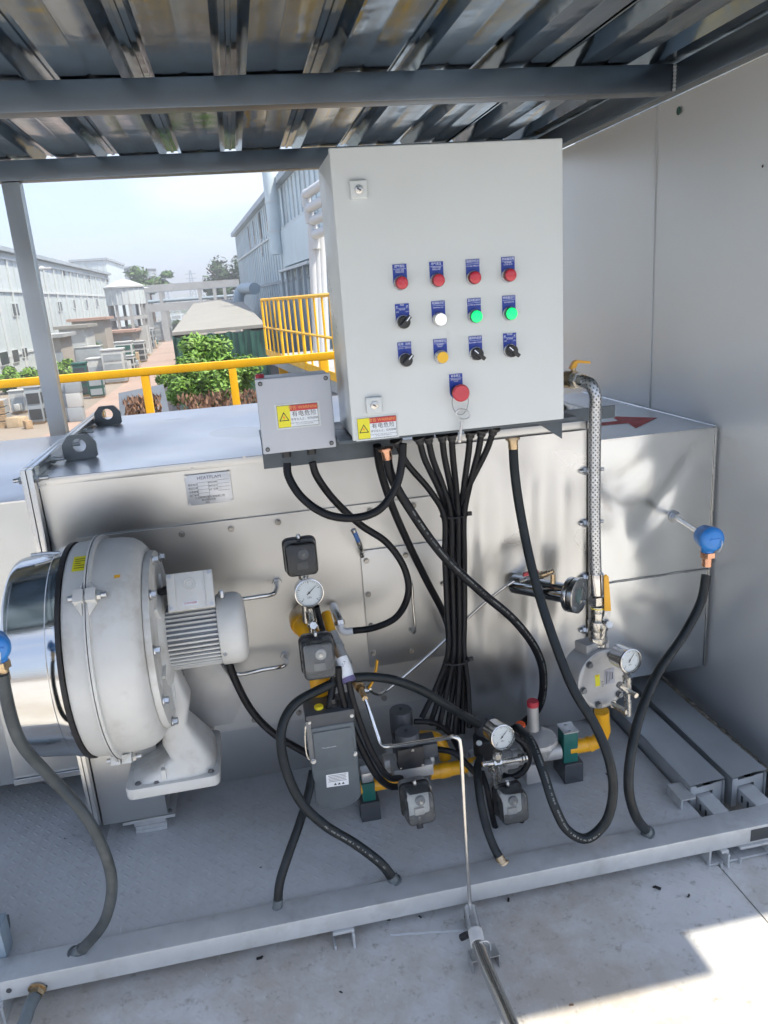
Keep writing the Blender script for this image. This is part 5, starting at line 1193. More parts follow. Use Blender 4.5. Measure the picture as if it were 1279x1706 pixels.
# ================================================================== PIPE SUPPORTS
def support(label, px0, px1, pyb, pyt, gx0, gx1, gyt, plate_top):
    y0 = 1.745; a = P(px0,pyb,z=.0905); zt_ = P(px0,pyt,y=y0).z; x0 = a.x; x1 = P(px1,pyb-6,z=.0905).x
    t = thing('pipe_support', label, 'pipe support', ((x0+x1)/2,y0+.03,.0905), 'pipe supports under the gas train')
    MB().box2((x0,y0,.0905),(x1,y0+.085,zt_)).build('block','plastic_dark',t,bevel=.002)
    gz = P(gx0,gyt,y=y0+.01).z; xm0 = P(gx0,gyt,y=y0+.01).x; xm1 = P(gx1,gyt,y=y0+.01).x
    MB().box2((xm0,y0+.006,zt_+.0005),(xm1,y0+.050,gz)).build('clamp','green_clamp',t,bevel=.004)
    if plate_top: 
        o = MB().box2((xm0-.001,y0+.002,gz+.0005),(xm1+.001,y0+.056,gz+.004)).build('top_plate','zinc',t,bevel=.001); bolts(o,[Vector(((xm0+xm1)/2,y0+.012,gz+.0042)),Vector(((xm0+xm1)/2,y0+.045,gz+.0042))],(0,0,1),.0045,.003,'zinc','screw')
    else: MB().box2((xm0+.002,y0+.008,gz+.0005),(xm1-.002,y0+.048,gz+.030)).build('clamp_bolt_block','zinc',t,bevel=.004)
support('green pipe clamp on a dark block, right of the regulator', 942,972,1308,1275,938,962,1222,True)
support('green pipe clamp on a dark block, beside the grey actuator', 603,635,1370,1340,602,624,1306,False)
# ================================================================== RIGHT SIDE: braided hose, valves, sight tube, sensors
bh = thing('braided_hose', 'braided stainless gas hose hanging beside the cabinet down to the filter', 'hose', P(993,975,y=1.74))
bp_ = catmull([P(974,636,y=1.80),P(984,641,y=1.775),P(991,658,y=1.765),P(991,690,y=1.765),P(990,780,y=1.76),P(990,880,y=1.75),P(992,960,y=1.745),P(993,975,y=1.744)],10)
bp_ = resample(bp_,.0055); R_ = .0155
MB().tube(bp_,R_*.93,16,False).build('core','fin_dark',bh)
T_,N_ = frames(bp_)
for sgn in (1,-1):
    m2 = MB(); ns = 9
    for s_ in range(ns):
        vs = []; 
        for i,p in enumerate(bp_):
            B = T_[i].cross(N_[i])
            for q in (-.20,.20):
                a = 2*math.pi*s_/ns + sgn*i*.30 + q; rr_ = R_*(1.0+.035*sgn*math.cos(math.pi*(i*.30*ns/math.pi)))
                vs.append(p+(N_[i]*math.cos(a)+B*math.sin(a))*rr_)
        m2.add(vs,[(2*i,2*i+1,2*i+3,2*i+2) for i in range(len(bp_)-1)])
    o = m2.build('braid','zinc',bh); o['kind'] = 'stuff'
def ferrule(parent, a, b, r, n=20, m='steel_tube', name='ferrule'): return MB().cyl(a,b,r,n=n).build(name,m,parent,bevel=.001)
ferrule(bh, P(993,955,y=1.746), P(994,990,y=1.743), .0185); 
m2 = MB(); hexnut(m2,P(994,992,y=1.743),(0,0,-1),.0225,.022); m2.build('nut','nickel',bh)
ferrule(bh, P(976,637,y=1.798), P(966,634,y=1.815), .0165)
b2 = thing('ball_valve', 'nickel ball valve with yellow lever above the gas filter', 'valve', P(996,1070,y=1.74))
m2 = MB(); z = lambda py: P(996,py,y=1.743)
for (ya,yb_,r,n_) in ((1008,1018,.0205,20),(1018,1032,.022,8),(1032,1048,.0265,24),(1048,1060,.0225,24),(1060,1070,.0245,6),(1070,1082,.021,20)): m2.cyl(z(ya),z(yb_),r,n=n_)
m2.build('body','nickel',b2,bevel=.0015)
MB().lathe([(0,.0208),(.003,.0208)],20,z(1010),(0,0,-1)).build('tape_ring','yellow_bright',b2)
m2 = MB(); m2.cyl(P(1008,1038,y=1.735),P(1014,1040,y=1.71),.008,n=14); hexnut(m2,P(1013,1040,y=1.712),P(1014,1040,y=1.71)-P(1008,1038,y=1.735),.0095,.008); m2.build('stem','zinc',b2)
m2 = MB(); lv = [P(1006,960,y=1.715),P(1010,957,y=1.715),P(1014,961,y=1.715),P(1018,1018,y=1.715),P(1007,1018,y=1.715)]; m2.prism(lv,(0,.004,0)); m2.build('lever','orange_lever',b2,bevel=.001)
m2 = MB(); m2.prism([P(1008,1018,y=1.717),P(1017,1018,y=1.717),P(1016,1040,y=1.717),P(1004,1034,y=1.717)],(0,.003,0)); m2.build('lever_root','zinc',b2)
b3 = thing('ball_valve', 'brass ball valve with orange lever at the right edge of the control cabinet', 'valve', P(955,640,y=1.86))
m2 = MB(); ax_ = [P(932,631,y=1.90),P(952,632,y=1.85),P(966,634,y=1.82)]
m2.cyl(P(905,628,y=1.98),ax_[1],.0165,n=20); m2.cyl(P(943,632,y=1.87),P(958,633,y=1.84),.0225,n=20); m2.build('body','brass',b3,bevel=.001)
m2 = MB(); hexnut(m2,P(956,633,y=1.838),ax_[2]-ax_[1],.021,.018); hexnut(m2,P(964,634,y=1.822),ax_[2]-ax_[1],.0185,.014); m2.build('nut','nickel',b3)
m2 = MB(); m2.cyl(P(953,626,y=1.85),P(955,613,y=1.85),.0065,n=12); m2.build('stem','brass',b3)
m2 = MB(); lv = [P(950,615,y=1.845),P(956,603,y=1.845),P(962,600,y=1.845),P(983,602,y=1.845),P(984,606,y=1.845),P(963,605,y=1.845),P(958,617,y=1.845)]; m2.prism(lv,(0,.016,0)); m2.build('lever','orange_lever',b3,bevel=.001)
# sight tube with glass and small valve
sg = thing('sight_tube', 'polished steel sight tube with flanged glass left of the braided hose', 'sight glass', P(910,1000,y=1.9))
a = P(856,972,y=2.02); b = P(966,993,y=1.85); d = (b-a).normalized()
MB().cyl(a,b-d*.03,.0285,n=28).build('tube','chrome',sg)
MB().lathe([(-.034,.050),(-.020,.050)],36,b,d).build('flange','steel_tube',sg,bevel=.001)
MB().lathe([(-.0195,.0465),(-.0165,.0465)],36,b,d).build('gasket','rubber',sg)
cf = MB().lathe([(-.016,.050),(-.002,.050),(-.001,.048),(-.001,.024),(-.006,.023)],36,b,d,cap1=False).build('cover_ring','steel_tube',sg)
MB().lathe([(-.008,.023),(-.006,.023)],28,b,d).build('glass','sight_glass',sg)
Fd = axis_frame(b,d)
bolts(cf,[Fd @ Vector((.037*math.cos(math.radians(45+90*q)),.037*math.sin(math.radians(45+90*q)),-.001)) for q in range(4)],d,.0042,.003,'zinc','screw')
iv = thing('needle_valve', 'small brass needle valve with red lever on top of the sight tube', 'valve', P(905,965,y=1.9))
m2 = MB(); m2.cyl(P(868,968,y=1.92),P(885,963,y=1.90),.0085,n=14); hexnut(m2,P(880,965,y=1.905),P(900,958,y=1.88)-P(880,965,y=1.905),.011,.012); m2.build('inlet','nickel',iv)
m2 = MB(); m2.cyl(P(892,962,y=1.895),P(912,955,y=1.875),.009,n=12); hexnut(m2,P(899,959,y=1.89),P(912,955,y=1.875)-P(899,959,y=1.89),.0115,.010); m2.cyl(P(912,955,y=1.875),P(922,951,y=1.866),.0065,n=12); m2.cyl(P(921,956,y=1.872),P(921,971,y=1.872),.008,n=8); m2.build('body','brass',iv)
m2 = MB(); m2.prism([P(872,961,y=1.90),P(874,955,y=1.90),P(896,950,y=1.90),P(898,954,y=1.90)],(0,.010,0)); m2.build('lever','red_cap',iv)
def sensor(label, hx, hy, y, r, probe=None, seed=0):
    c = P(hx,hy,y=y); t = thing('sensor_head', label, 'sensor', c-Vector((0,0,r*1.4)), 'blue sensor heads')
    d = Vector((-.12 if hx > 600 else .3,-1,.05)).normalized()
    MB().lathe([(-.045,r*.72),(-.040,r*.90),(-.012,r*.95),(-.010,r*1.06),(.006,r*1.06),(.013,r*.92),(.018,r*.62),(.019,r*.2)],36,c,d).build('head','blue_cap',t,angle=30)
    F = axis_frame(c,d); m2 = MB(F)
    m2.box((r*.1,r*.1,.018),(r*.9,r*.16,.006)); m2.build('cap_ridge','blue_cap',t,bevel=.001)
    MB().lathe([(0,r*.60),(r*.55,r*.52)],24,c+Vector((0,.012,-r*.70)),(0,0,-1)).build('neck','blue_cap',t)
    q = c+Vector((0,.012,-r*1.24)); m2 = MB(); hexnut(m2,q,(0,0,-1),r*.66,.014); m2.cyl(q-Vector((0,0,.014)),q-Vector((0,0,.040)),r*.42,n=20); m2.build('brass_nut','brass' if hx < 600 else 'copper',t)
    MB().tube([c+Vector((r*.55,-.022,r*.0)),c+Vector((r*.50,-.024,-r*.5)),c+Vector((r*.35,-.016,-r*1.05))],.0012,6).build('cap_chain','zinc',t)
    if probe:
        a = P(*probe[0],y=MY-.008); b = c+Vector((-r*.3,.035,r*.25)); m2 = MB(); m2.cyl(a,b,.0075,n=16); m2.build('probe','steel_tube',t)
        m2 = MB(); m2.lathe([(0,.019),(.004,.019)],24,a+Vector((0,.004,0)),(0,-1,0)); hexnut(m2,a,(0,-1,0),.0165,.016); m2.build('probe_nut','zinc',t)
    return t
sensor('blue sensor head on a probe in the right duct',1184,898,1.71,.0315,((1124,861),))
sensor('blue sensor head cut off by the left photo edge beside the drum',-8,1080,1.40,.0255)
# ================================================================== FRONT FLOOR FITTINGS
ff = thing('drain_pipe', 'silver drain pipe with taped fitting on the floor in front of the skid', 'pipe', P(800,1600,z=0))
fx = P(783,1518,y=1.42); m2 = MB(); m2.cyl(fx+Vector((0,0,.012)),fx-Vector((0,0,.004)),.0085,n=16); hexnut(m2,fx-Vector((0,0,.002)),(0,0,-1),.0125,.014); m2.cyl(fx-Vector((0,0,.016)),fx-Vector((0,0,.040)),.0155,n=18); m2.build('riser_fitting','nickel',ff)
a = P(786,1545,y=1.41); a.z = .052; b = P(795,1570,z=.052); c2 = P(806,1600,z=.05); e = P(866,1740,z=.05)
m2 = MB(); m2.tube([a+Vector((0,.012,0)),b],.0155,18,False); m2.build('elbow','zinc',ff)
MB().tube([b-(b-a)*.35,b+(c2-b)*.10],.0165,18,False).build('white_tape','tape_white',ff)
MB().tube([b,c2,e],.0145,20,False).build('pipe','steel_tube',ff)
m2 = MB(); m2.tube([P(768,1562,z=.02),P(776,1558,z=.03),P(783,1556,z=.045)],.008,8); m2.build('black_tape_end','rubber',ff)
d = (e-c2).normalized(); sd_ = Vector((d.y,-d.x,0)); m0 = P(806,1607,z=0); 
F = frame((m0.x,m0.y,0),sd_,d); ch = MB(F); ch.box((0,0,.0335),(.066,.034,.003)); ch.box((-.0315,0,.016),(.003,.034,.032)); ch.box((.0315,0,.016),(.003,.034,.032)); cl = ch.build('channel_clamp','zinc',ff,bevel=.0008)
m2 = MB(F); pts = [Vector((.0165*math.cos(a_),0,.05+.0165*math.sin(a_))) for a_ in [math.pi*q/10 for q in range(11)]]; pts = [Vector((.0165,0,.036))]+pts+[Vector((-.0165,0,.036))]; m2.tube(pts,.0022,8,False); m2.build('u_bolt','zinc',cl)
lf = thing('beam_conduit', 'grey conduit with brass fitting leaving the front beam at bottom left', 'conduit', P(50,1690,z=0))
a = P(62,1648,y=1.440); m2 = MB(); hexnut(m2,a,(-.1,-1,-.2),.0165,.014); m2.lathe([(0,.0195),(.003,.0195)],22,a+Vector((0,.002,0)),(-.1,-1,-.2)); m2.build('nut','brass',lf)
MB().tube([a+Vector((-.002,-.014,-.003)),P(50,1676,y=1.405),P(42,1700,y=1.38),P(30,1730,y=1.35)],.0135,18).build('conduit','hose_dusty',lf)
gl = thing('grey_stand', 'blue-grey steel stand just entering the left photo edge', 'stand', P(-5,1600,z=.09))
q0 = P(3,1600,z=.0905); MB().box2((q0.x-.08,q0.y,.0905),(q0.x+.012,q0.y+.05,.175)).build('upright','steel_blue',gl,bevel=.003); MB().tube([P(12,1525,z=.13),P(14,1545,z=.12),P(10,1570,z=.10)],.004,8).build('twine','hose_dusty',gl)
# scraps on the floor
scr = [(432,1597,.010,'black'),(648,1533,.006,'black'),(700,1528,.006,'black'),(847,1500,.008,'black'),(568,1653,.005,'black'),(1095,1480,.012,'bent black'),(1147,1493,.007,'black'),(952,1674,.006,'brown'),(660,1455,.004,'black'),(108,1397,.004,'black'),(1010,1290,.005,'black'),(434,1445,.004,'black')]
where = ['below the left end of the beam','in front of the beam centre, left of two','in front of the beam centre, right of two','beside the floor joint under the beam','at the bottom centre of the floor','in the middle right of the floor','right of the bent strip on the floor','in the sunlit corner','on the deck by the loop hose end','on the deck left of the blower pedestal','on the deck beside the sagging hose','on the deck left of the straight hose']
for (px,py,s_,cn),wh in zip(scr,where):
    c = P(px,py,z=.0915 if wh.startswith('on the deck') else .001); s_ *= .75; M0 = Matrix.Translation(c+Vector((0,0,s_*.25))) @ Matrix.Rotation(random.uniform(0,3),4,'Z') @ Matrix.Rotation(random.uniform(-.15,.15),4,'X')
    m2 = MB(M0); m2.box((0,0,0),(s_*1.8,s_*.8,s_*.45)); m2.box((s_*.9,s_*.3,0),(s_*.7,s_*.5,s_*.4))
    tag(m2.build('scrap','rubber' if 'black' in cn else 'leaf_brown',bevel=s_*.1), 'tiny '+cn+' scrap '+wh, 'scrap', 'scraps lying on the floor')
# ================================================================== YELLOW RAILING at the platform edge
RY = 4.16
rt_ = P(250,612,y=RY).z; rbz = rt_-.040
rl_ = thing('yellow_railing', 'yellow painted square tube railing along the platform edge behind the machine', 'railing', (0,RY,0))
MB().box2((-4.0,RY-.02,rbz),(4.6,RY+.02,rt_)).build('top_rail','yellow_rail',rl_,bevel=.003)
MB().box2((-4.0,RY-.015,.54),(4.6,RY+.015,.575)).build('mid_rail','yellow_rail',rl_,bevel=.003)
MB().box2((-4.0,RY-.004,.02),(4.6,RY+.004,.12)).build('toe_board','yellow_rail',rl_)
for px,py in ((95,680),(245,650),(390,640),(538,600)):
    x = P(px,py,y=RY).x; MB().box2((x-.02,RY-.0195,0),(x+.02,RY+.0195,rbz-.001)).build('rail_post','yellow_rail',rl_,bevel=.002)
for x in (-2.4,2.2,3.6): MB().box2((x-.02,RY-.0195,0),(x+.02,RY+.0195,rbz-.001)).build('rail_post','yellow_rail',rl_,bevel=.002)
# ================================================================== FOLIAGE
def leaves(name, c, rad, n, size, m, parent, seed, lumps=9, fill=.55):
    """many leaf faces gathered in uneven clumps through the crown"""
    r = random.Random(seed); c = Vector(c); rad = Vector(rad); cl = []
    for k in range(lumps):
        d = Vector((r.gauss(0,1),r.gauss(0,1),r.gauss(0,1))).normalized(); f = r.uniform(.40,1.0)
        cl.append((c+Vector((d.x*rad.x*f,d.y*rad.y*f,d.z*rad.z*f)), r.uniform(.20,.42)))
    cl.append((c,.55)); vs = []; fs = []
    for i in range(n):
        q, s_ = cl[r.randrange(len(cl))]; d = Vector((r.gauss(0,1),r.gauss(0,1),r.gauss(0,1))).normalized(); f = r.random()**.4 * s_
        p = q+Vector((d.x*rad.x,d.y*rad.y,d.z*rad.z))*f
        u = Vector((r.gauss(0,1),r.gauss(0,1),r.gauss(0,1)*.7)).normalized(); nrm = (d*.8+Vector((0,0,.6))+u*.6).normalized(); v = nrm.cross(u).normalized(); u = v.cross(nrm); s2 = size*r.choice((.45,.7,1.0,1.0,1.5))*r.uniform(.8,1.2)
        b = len(vs); vs += [p-u*s2, p+v*s2*.38, p+u*s2, p-v*s2*.38]; fs.append((b,b+1,b+2,b+3))
    mb = MB(); mb.add(vs,fs); return mb.build(name, m, parent, smooth=False)
def tree(name, label, c, rad, n, size, m, seed, group=None, lumps=10, cat='tree'):
    t = thing(name, label, cat, (c.x,c.y,GZ), group)
    r = random.Random(seed+50); h = c.z-GZ
    tr = MB(); k = max(.03,min(.35,rad[0]*.07)); tr.tube([(c.x,c.y,GZ),(c.x+k*.4,c.y,GZ+h*.35),(c.x-k*.3,c.y+k,GZ+h*.75),(c.x,c.y,c.z+rad[2]*.2)],k,8); to = tr.build('trunk','bark',t)
    for q in range(5):
        a = q*1.26+r.uniform(-.3,.3); p0 = Vector((c.x,c.y,GZ+h*.72)); p1 = c+Vector((math.cos(a)*rad[0]*.6,math.sin(a)*rad[1]*.6,rad[2]*r.uniform(-.1,.5)))
        MB().tube([p0,p0.lerp(p1,.5)+Vector((0,0,rad[2]*.08)),p1],k*.45,6,True,3).build('limb','bark',to)
    leaves('crown',c,rad,n,size,m,t,seed,lumps); return t
bc = P(345,632,y=13.5)
tree('garden_tree','bright green leafy tree just beyond the railing, before the green tarpaulin',bc,(.86,.85,.60),24000,.040,'leaf_light',1,None,30)
for k,(px,py,y,rx,rz,wh) in enumerate(((238,682,8.3,.20,.15,'left of the second railing post'),(352,676,8.6,.36,.17,'between the two railing posts'),(432,668,9.0,.30,.17,'behind the junction box'))):
    c = P(px,py,y=y); t = thing('dry_shrub','brown withered shrub '+wh,'shrub',(c.x,c.y,GZ),'withered brown shrubs')
    r = random.Random(k+30); vs=[]; fs=[]
    for i in range(500):
        a = r.uniform(0,6.3); q = r.random()**.5; p = c+Vector((math.cos(a)*rx*q,math.sin(a)*rx*.6*q,r.uniform(-rz*1.3,rz*.55)))
        u = Vector((r.gauss(0,.35),r.gauss(0,.35),1)).normalized(); v = u.orthogonal().normalized(); v = Quaternion(u,r.uniform(0,6.3)) @ v; s2 = r.uniform(.05,.10); w_ = r.uniform(.008,.018); b=len(vs)
        vs += [p,p+u*s2*.5+v*w_,p+u*s2,p+u*s2*.5-v*w_]; fs.append((b,b+1,b+2,b+3))
    mb = MB(); mb.add(vs,fs); mb.build('dry_leaves','leaf_brown',t,smooth=False)
    for q in range(4): MB().tube([(c.x+q*.03,c.y,GZ),(c.x+(q-1.5)*.06,c.y,(GZ+c.z)/2),(c.x+(q-1.5)*rx*.45,c.y,c.z)],.014,6).build('stem','bark',t)
tree('dark_tree','dark green tree beyond the bridge, against the right building',P(366,452,y=150),(4.2,4,5.2),5000,.42,'leaf_dark',2,None,14)
tree('light_tree','light green tree behind the round tank',P(246,470,y=150),(5.2,4,3.0),4000,.40,'leaf_mid',3,None,12)
for k,(px,py,y,rx,rz,n,wh) in enumerate(((22,632,0,40,24,5000,'beside the left photo edge'),(106,618,0,30,22,5000,'right of the grey shelter post'),(152,590,0,27,16,2800,'behind the grey container'),(203,553,0,20,10,1500,'below the round tank'),(292,541,0,18,10,1500,'under the bridge at the road end'),(335,512,0,70,12,2500,'seen through the bridge frame'))):
    c = P(px,py+rz,z=GZ); k_ = mpx(c.y); rx *= k_; rz *= k_; c.z = GZ+rz*.85; tree('bush','green bush '+wh,c,(rx,rx*.7,rz),n,.13 if c.y < 90 else .28,'leaf_light' if k < 2 else 'leaf_mid',60+k,'green bushes in the yard',9,'bush')
# ================================================================== LEFT FACTORY HALL
class Facade:
    def __init__(s, A, B, out):
        s.A = Vector(A); d = Vector(B)-Vector(A); d.z = 0; s.d = d.normalized(); s.n = Vector((s.d.y,-s.d.x,0)); 
        if s.n.dot(Vector(out)) < 0: s.n = -s.n
    def uz(s, px, py): p = PP(px,py,s.A,s.n); return (p-s.A).dot(s.d), p.z
    def box(s, mb, u0,u1,z0,z1,n0,n1):
        c = [s.A+s.d*u+s.n*n for u,n in ((u0,n0),(u1,n0),(u1,n1),(u0,n1))]
        mb.prism([(p.x,p.y,z0) for p in c],(0,0,z1-z0)); return mb
L1 = Facade(P(0,640,z=GZ), P(180,576,z=GZ), (1,0,0))
u_far, ez2 = L1.uz(180,460); _, ez1 = L1.uz(0,418); EZ = (ez1+ez2)/2
lh = thing('left_hall','long white sheet metal factory hall with rows of windows at the left','building',L1.A)
u0 = -30
L1.box(MB(),u0,u_far,GZ,EZ,-22,0).build('wall','sheet_white',lh,smooth=False)
L1.box(MB(),u0,u_far+.3,EZ+.02,EZ+.35,-22.3,.45).build('roof','sheet_grey',lh,smooth=False)
L1.box(MB(),u0,u_far+.1,EZ-.55,EZ-.40,.02,.14).build('gutter','trim_white',lh,smooth=False)
_, bz = L1.uz(60,487); L1.box(MB(),u0,u_far+.05,bz-.12,bz+.06,.02,.12).build('belt_trim','trim_white',lh,smooth=False)
_, b2 = L1.uz(20,592); L1.box(MB(),u0,u_far+.05,b2-.08,b2+.08,.02,.10).build('base_trim','trim_white',lh,smooth=False)
u = u0; first = None
while u < u_far:
    o = L1.box(MB(),u,u+.16,GZ,EZ-.56,.02,.16).build('pilaster','trim_white',lh,smooth=False)
    for q in (2,): L1.box(MB(),u+q*1.05,u+q*1.05+.05,GZ,EZ-.57,.005,.05).build('sheet_rib','sheet_white',lh,smooth=False)
    u += 4.2
def hall_window(F_, parent, px0,px1,py0,py1,m='window_dark',name='window'):
    a,z1 = F_.uz(px0,py0); b,z0 = F_.uz(px1,py1)
    if a > b: a,b = b,a
    o = F_.box(MB(),a-.05,b+.05,z0-.05,z1+.05,.022,.10).build(name,'trim_white',parent,smooth=False)
    n_ = 1
    for q in range(n_): F_.box(MB(),a+(b-a)*q/n_+.02,a+(b-a)*(q+1)/n_-.02,z0+.02,z1-.02,.101,.112).build('pane',m,o,smooth=False)
for (a,b,c,d) in ((17,31,506,526),(60,71,503,522),(94,103,503,518),(120,126,500,514),(141,146,499,513),(158,163,498,511)): hall_window(L1,lh,a,b,c,d)
for (a,b,c,d) in ((102,107,449,460),(145,149,455,466),(175,179,461,471)): hall_window(L1,lh,a,b,c,d,'dark_open','vent_opening')
for (a,b,c,d) in ((-4,14,588,606),(17,31,584,602),(34,45,581,594)): hall_window(L1,lh,a,b,c,d)
# grey block halls behind
for (nm,lab,px0,px1,pt,y,dep,m) in (('far_hall','grey blue hall rising behind the left factory hall',118,176,437,190,30,'sheet_blue'),('far_hall','pale grey hall further right behind the round tank',170,222,450,230,30,'sheet_grey')):
    a = P(px0,pt,y=y); b = P(px1,pt-1,y=y); t = thing(nm,lab,'building',((a.x+b.x)/2,y,GZ),'far halls')
    MB().box2((a.x,y,GZ),(b.x,y+dep,a.z)).build('wall',m,t,smooth=False); MB().box2((a.x-.4,y-.4,a.z+.02),(b.x+.4,y+dep,a.z+.5)).build('roof','sheet_grey',t,smooth=False)
    for q in range(6): x = a.x+(b.x-a.x)*(q+.5)/6; MB().box2((x-.08,y-.12,GZ),(x+.08,y-.01,a.z)).build('pilaster','sheet_white',t,smooth=False)
# ================================================================== RIGHT FACTORY HALL
f0 = P(392,395,y=90); f1 = P(487,288,z=f0.z)
R1 = Facade(f0,f1,(-1,0,0)); R1.A.z = GZ; RZ_ = f0.z
rh = thing('right_hall','tall weathered blue-grey sheet hall rising behind the control cabinet','building',R1.A)
ul = (Vector((f1.x,f1.y,0))-Vector((f0.x,f0.y,0))).length*1.75
R1.box(MB(),0,ul,GZ,RZ_,-25,0).build('wall','sheet_blue',rh,smooth=False)
R1.box(MB(),-.3,ul,RZ_+.02,RZ_+.4,-25,.45).build('roof','sheet_grey',rh,smooth=False)
_, z_ = R1.uz(455,393); R1.box(MB(),0,ul,z_-.10,z_+.06,.02,.14).build('belt_trim','trim_white',rh,smooth=False)
_, zl_ = R1.uz(420,480); R1.box(MB(),0,ul,zl_-.15,zl_+.05,.02,.10).build('lower_trim','sheet_grey',rh,smooth=False)
u = .4
while u < ul: R1.box(MB(),u,u+.10,GZ,RZ_-.1,.005,.08).build('sheet_rib','sheet_blue' if int(u*7)%3 else 'trim_white',rh,smooth=False); u += 1.45
for px,py in ((452,318),(443,334),(432,350),(422,364),(414,374)):
    a,za_ = R1.uz(px,py); o = R1.box(MB(),a-.25,a+.25,za_-1.4,za_-.2,.085,.12).build('vent_opening','vent_grey',rh,smooth=False); R1.box(MB(),a-.22,a+.22,za_-2.1,za_-1.42,.085,.10).build('rust_streak','rust_stain',o,smooth=False)
for px,py in ((437,408),):
    a,za_ = R1.uz(px,py); R1.box(MB(),a-.35,a+.35,za_-.9,za_+.5,.085,.12).build('window','window_dark',rh,smooth=False)
# duct down the facade and hopper box
a,zt_ = R1.uz(469,300); _,zb_ = R1.uz(477,425)
pts = [R1.A+R1.d*a+R1.n*.75]; pts = [Vector((pts[0].x,pts[0].y,z)) for z in (RZ_+1.2,(zt_+zb_)/2,zb_)]
MB().tube(pts,.42,16,False).build('wall_duct','sheet_blue',rh); 
for z in (zb_+(zt_-zb_)*.3,zb_+(zt_-zb_)*.7): MB().lathe([(0,.46),(.12,.46)],16,(pts[0].x,pts[0].y,z),(0,0,1)).build('duct_band','trim_white',rh)
a0,z1_ = R1.uz(478,385); a1,z0_ = R1.uz(512,435); R1.box(MB(),min(a0,a1),max(a0,a1)+4,z0_,z1_,.1,.45).build('hopper_box','sheet_blue',rh,smooth=False)
R1.box(MB(),min(a0,a1)-1,max(a0,a1)+4,z0_-.3,z0_-.15,.1,.7).build('hopper_deck','trim_white',rh,smooth=False)
for q in range(5): uu = min(a0,a1)-.6+q*2.2; R1.box(MB(),uu,uu+.25,GZ,z0_-.31,.45,.6).build('hopper_leg','sheet_grey',rh,smooth=False)
# steel blue process duct beside the tarpaulin store
dp = thing('process_duct','blue-grey bent duct at the foot of the right hall above the tarpaulin store','duct',P(410,510,y=60))
MB().tube([P(397,515,y=62),P(398,492,y=62),P(402,484,y=62),P(414,481,y=60),P(424,481,y=58)],.42,14).build('bend','steel_blue',dp); MB().tube([P(398,530,y=62),P(397,515,y=62)],.46,14,False).build('drop','steel_blue',dp)
# white pipe rack by the cabinet
wp = thing('white_pipes','stack of bent white insulated pipes left of the control cabinet','pipes',P(520,640,y=15))
for k,(a,b,c) in enumerate((((560,290),(509,325),(512,345)),((566,318),(514,349),(517,372)),((570,347),(520,370),(523,392)),((575,375),(524,393),(526,415)))):
    MB().tube([P(*a,y=14),P(b[0]+6,b[1]-4,y=14.6),P(*b,y=14.8),P(b[0]+.5,b[1]+6,y=14.8),P(*c,y=14.8)],.085,14).build('pipe','pipe_white',wp)
for px in (523,531,538): MB().tube([P(px-4,380,y=14.9),P(px,470,y=14.9),P(px+6,600,y=14.9),P(px+10,700,y=14.9)],.075,14).build('riser','pipe_white',wp)
# ================================================================== RAISED WALKWAY with yellow balusters
wk = thing('raised_walkway','raised walkway with yellow baluster railing behind the junction box','walkway',P(500,620,y=12))
wt0 = P(434,490,y=16.5); wt1 = P(549,507,y=10.2); wt1.z = wt0.z = (wt0.z+wt1.z)/2
ext = wt1+(wt1-wt0)*.35
dW = (ext-wt0).normalized(); nW = Vector((-dW.y,dW.x,0)) ; nW = nW if nW.x > 0 else -nW
H_ = 1.12
def bar3(a,b,w_): return MB().tube([a,b],w_,6,False)
bar3(wt0,ext,.028).build('top_rail','yellow_rail',wk); bar3(wt0-Vector((0,0,.55)),ext-Vector((0,0,.55)),.022).build('mid_rail','yellow_rail',wk)
m2 = MB(); q = [wt0-Vector((0,0,H_)),ext-Vector((0,0,H_))]; q = q+[q[1]+nW*1.6,q[0]+nW*1.6]; m2.prism(q,(0,0,-.16)); m2.build('deck','concrete',wk,smooth=False)
m2 = MB(); q = [wt0-nW*.01-Vector((0,0,H_)),ext-nW*.01-Vector((0,0,H_)),ext-nW*.01-Vector((0,0,H_-.12)),wt0-nW*.01-Vector((0,0,H_-.12))]; m2.prism(q,nW*.008); m2.build('toe_board','yellow_rail',wk,smooth=False)
nb_ = 16
for q in range(nb_+1): p = wt0.lerp(ext,q/nb_); MB().tube([p-Vector((0,0,H_-.005)),p],.016 if q%4 else .026,6,False).build('baluster','yellow_rail',wk)
for q in (0,.45,.9): p = wt0.lerp(ext,q)+nW*.3; MB().box2((p.x-.09,p.y-.09,GZ),(p.x+.09,p.y+.09,p.z-H_-.17)).build('column','yellow_rail',wk,smooth=False)
i0 = wt0+nW*1.6; i1 = ext+nW*1.6; bar3(i0,i1,.03).build('top_rail','yellow_rail',wk); bar3(i0-Vector((0,0,.5)),i1-Vector((0,0,.5)),.022).build('mid_rail','yellow_rail',wk); bar3(wt0,i0,.03).build('top_rail','yellow_rail',wk)
for q in range(6): p = i0.lerp(i1,q/5); MB().tube([p-Vector((0,0,H_-.005)),p],.028,6,False).build('rail_post','yellow_rail',wk)
p = wt0.lerp(ext,.5)+nW*1.9; MB().box2((p.x-.3,p.y-3,GZ),(p.x+2,p.y+3,p.z-H_-.2)).build('plinth','sheet_grey',wk,smooth=False)
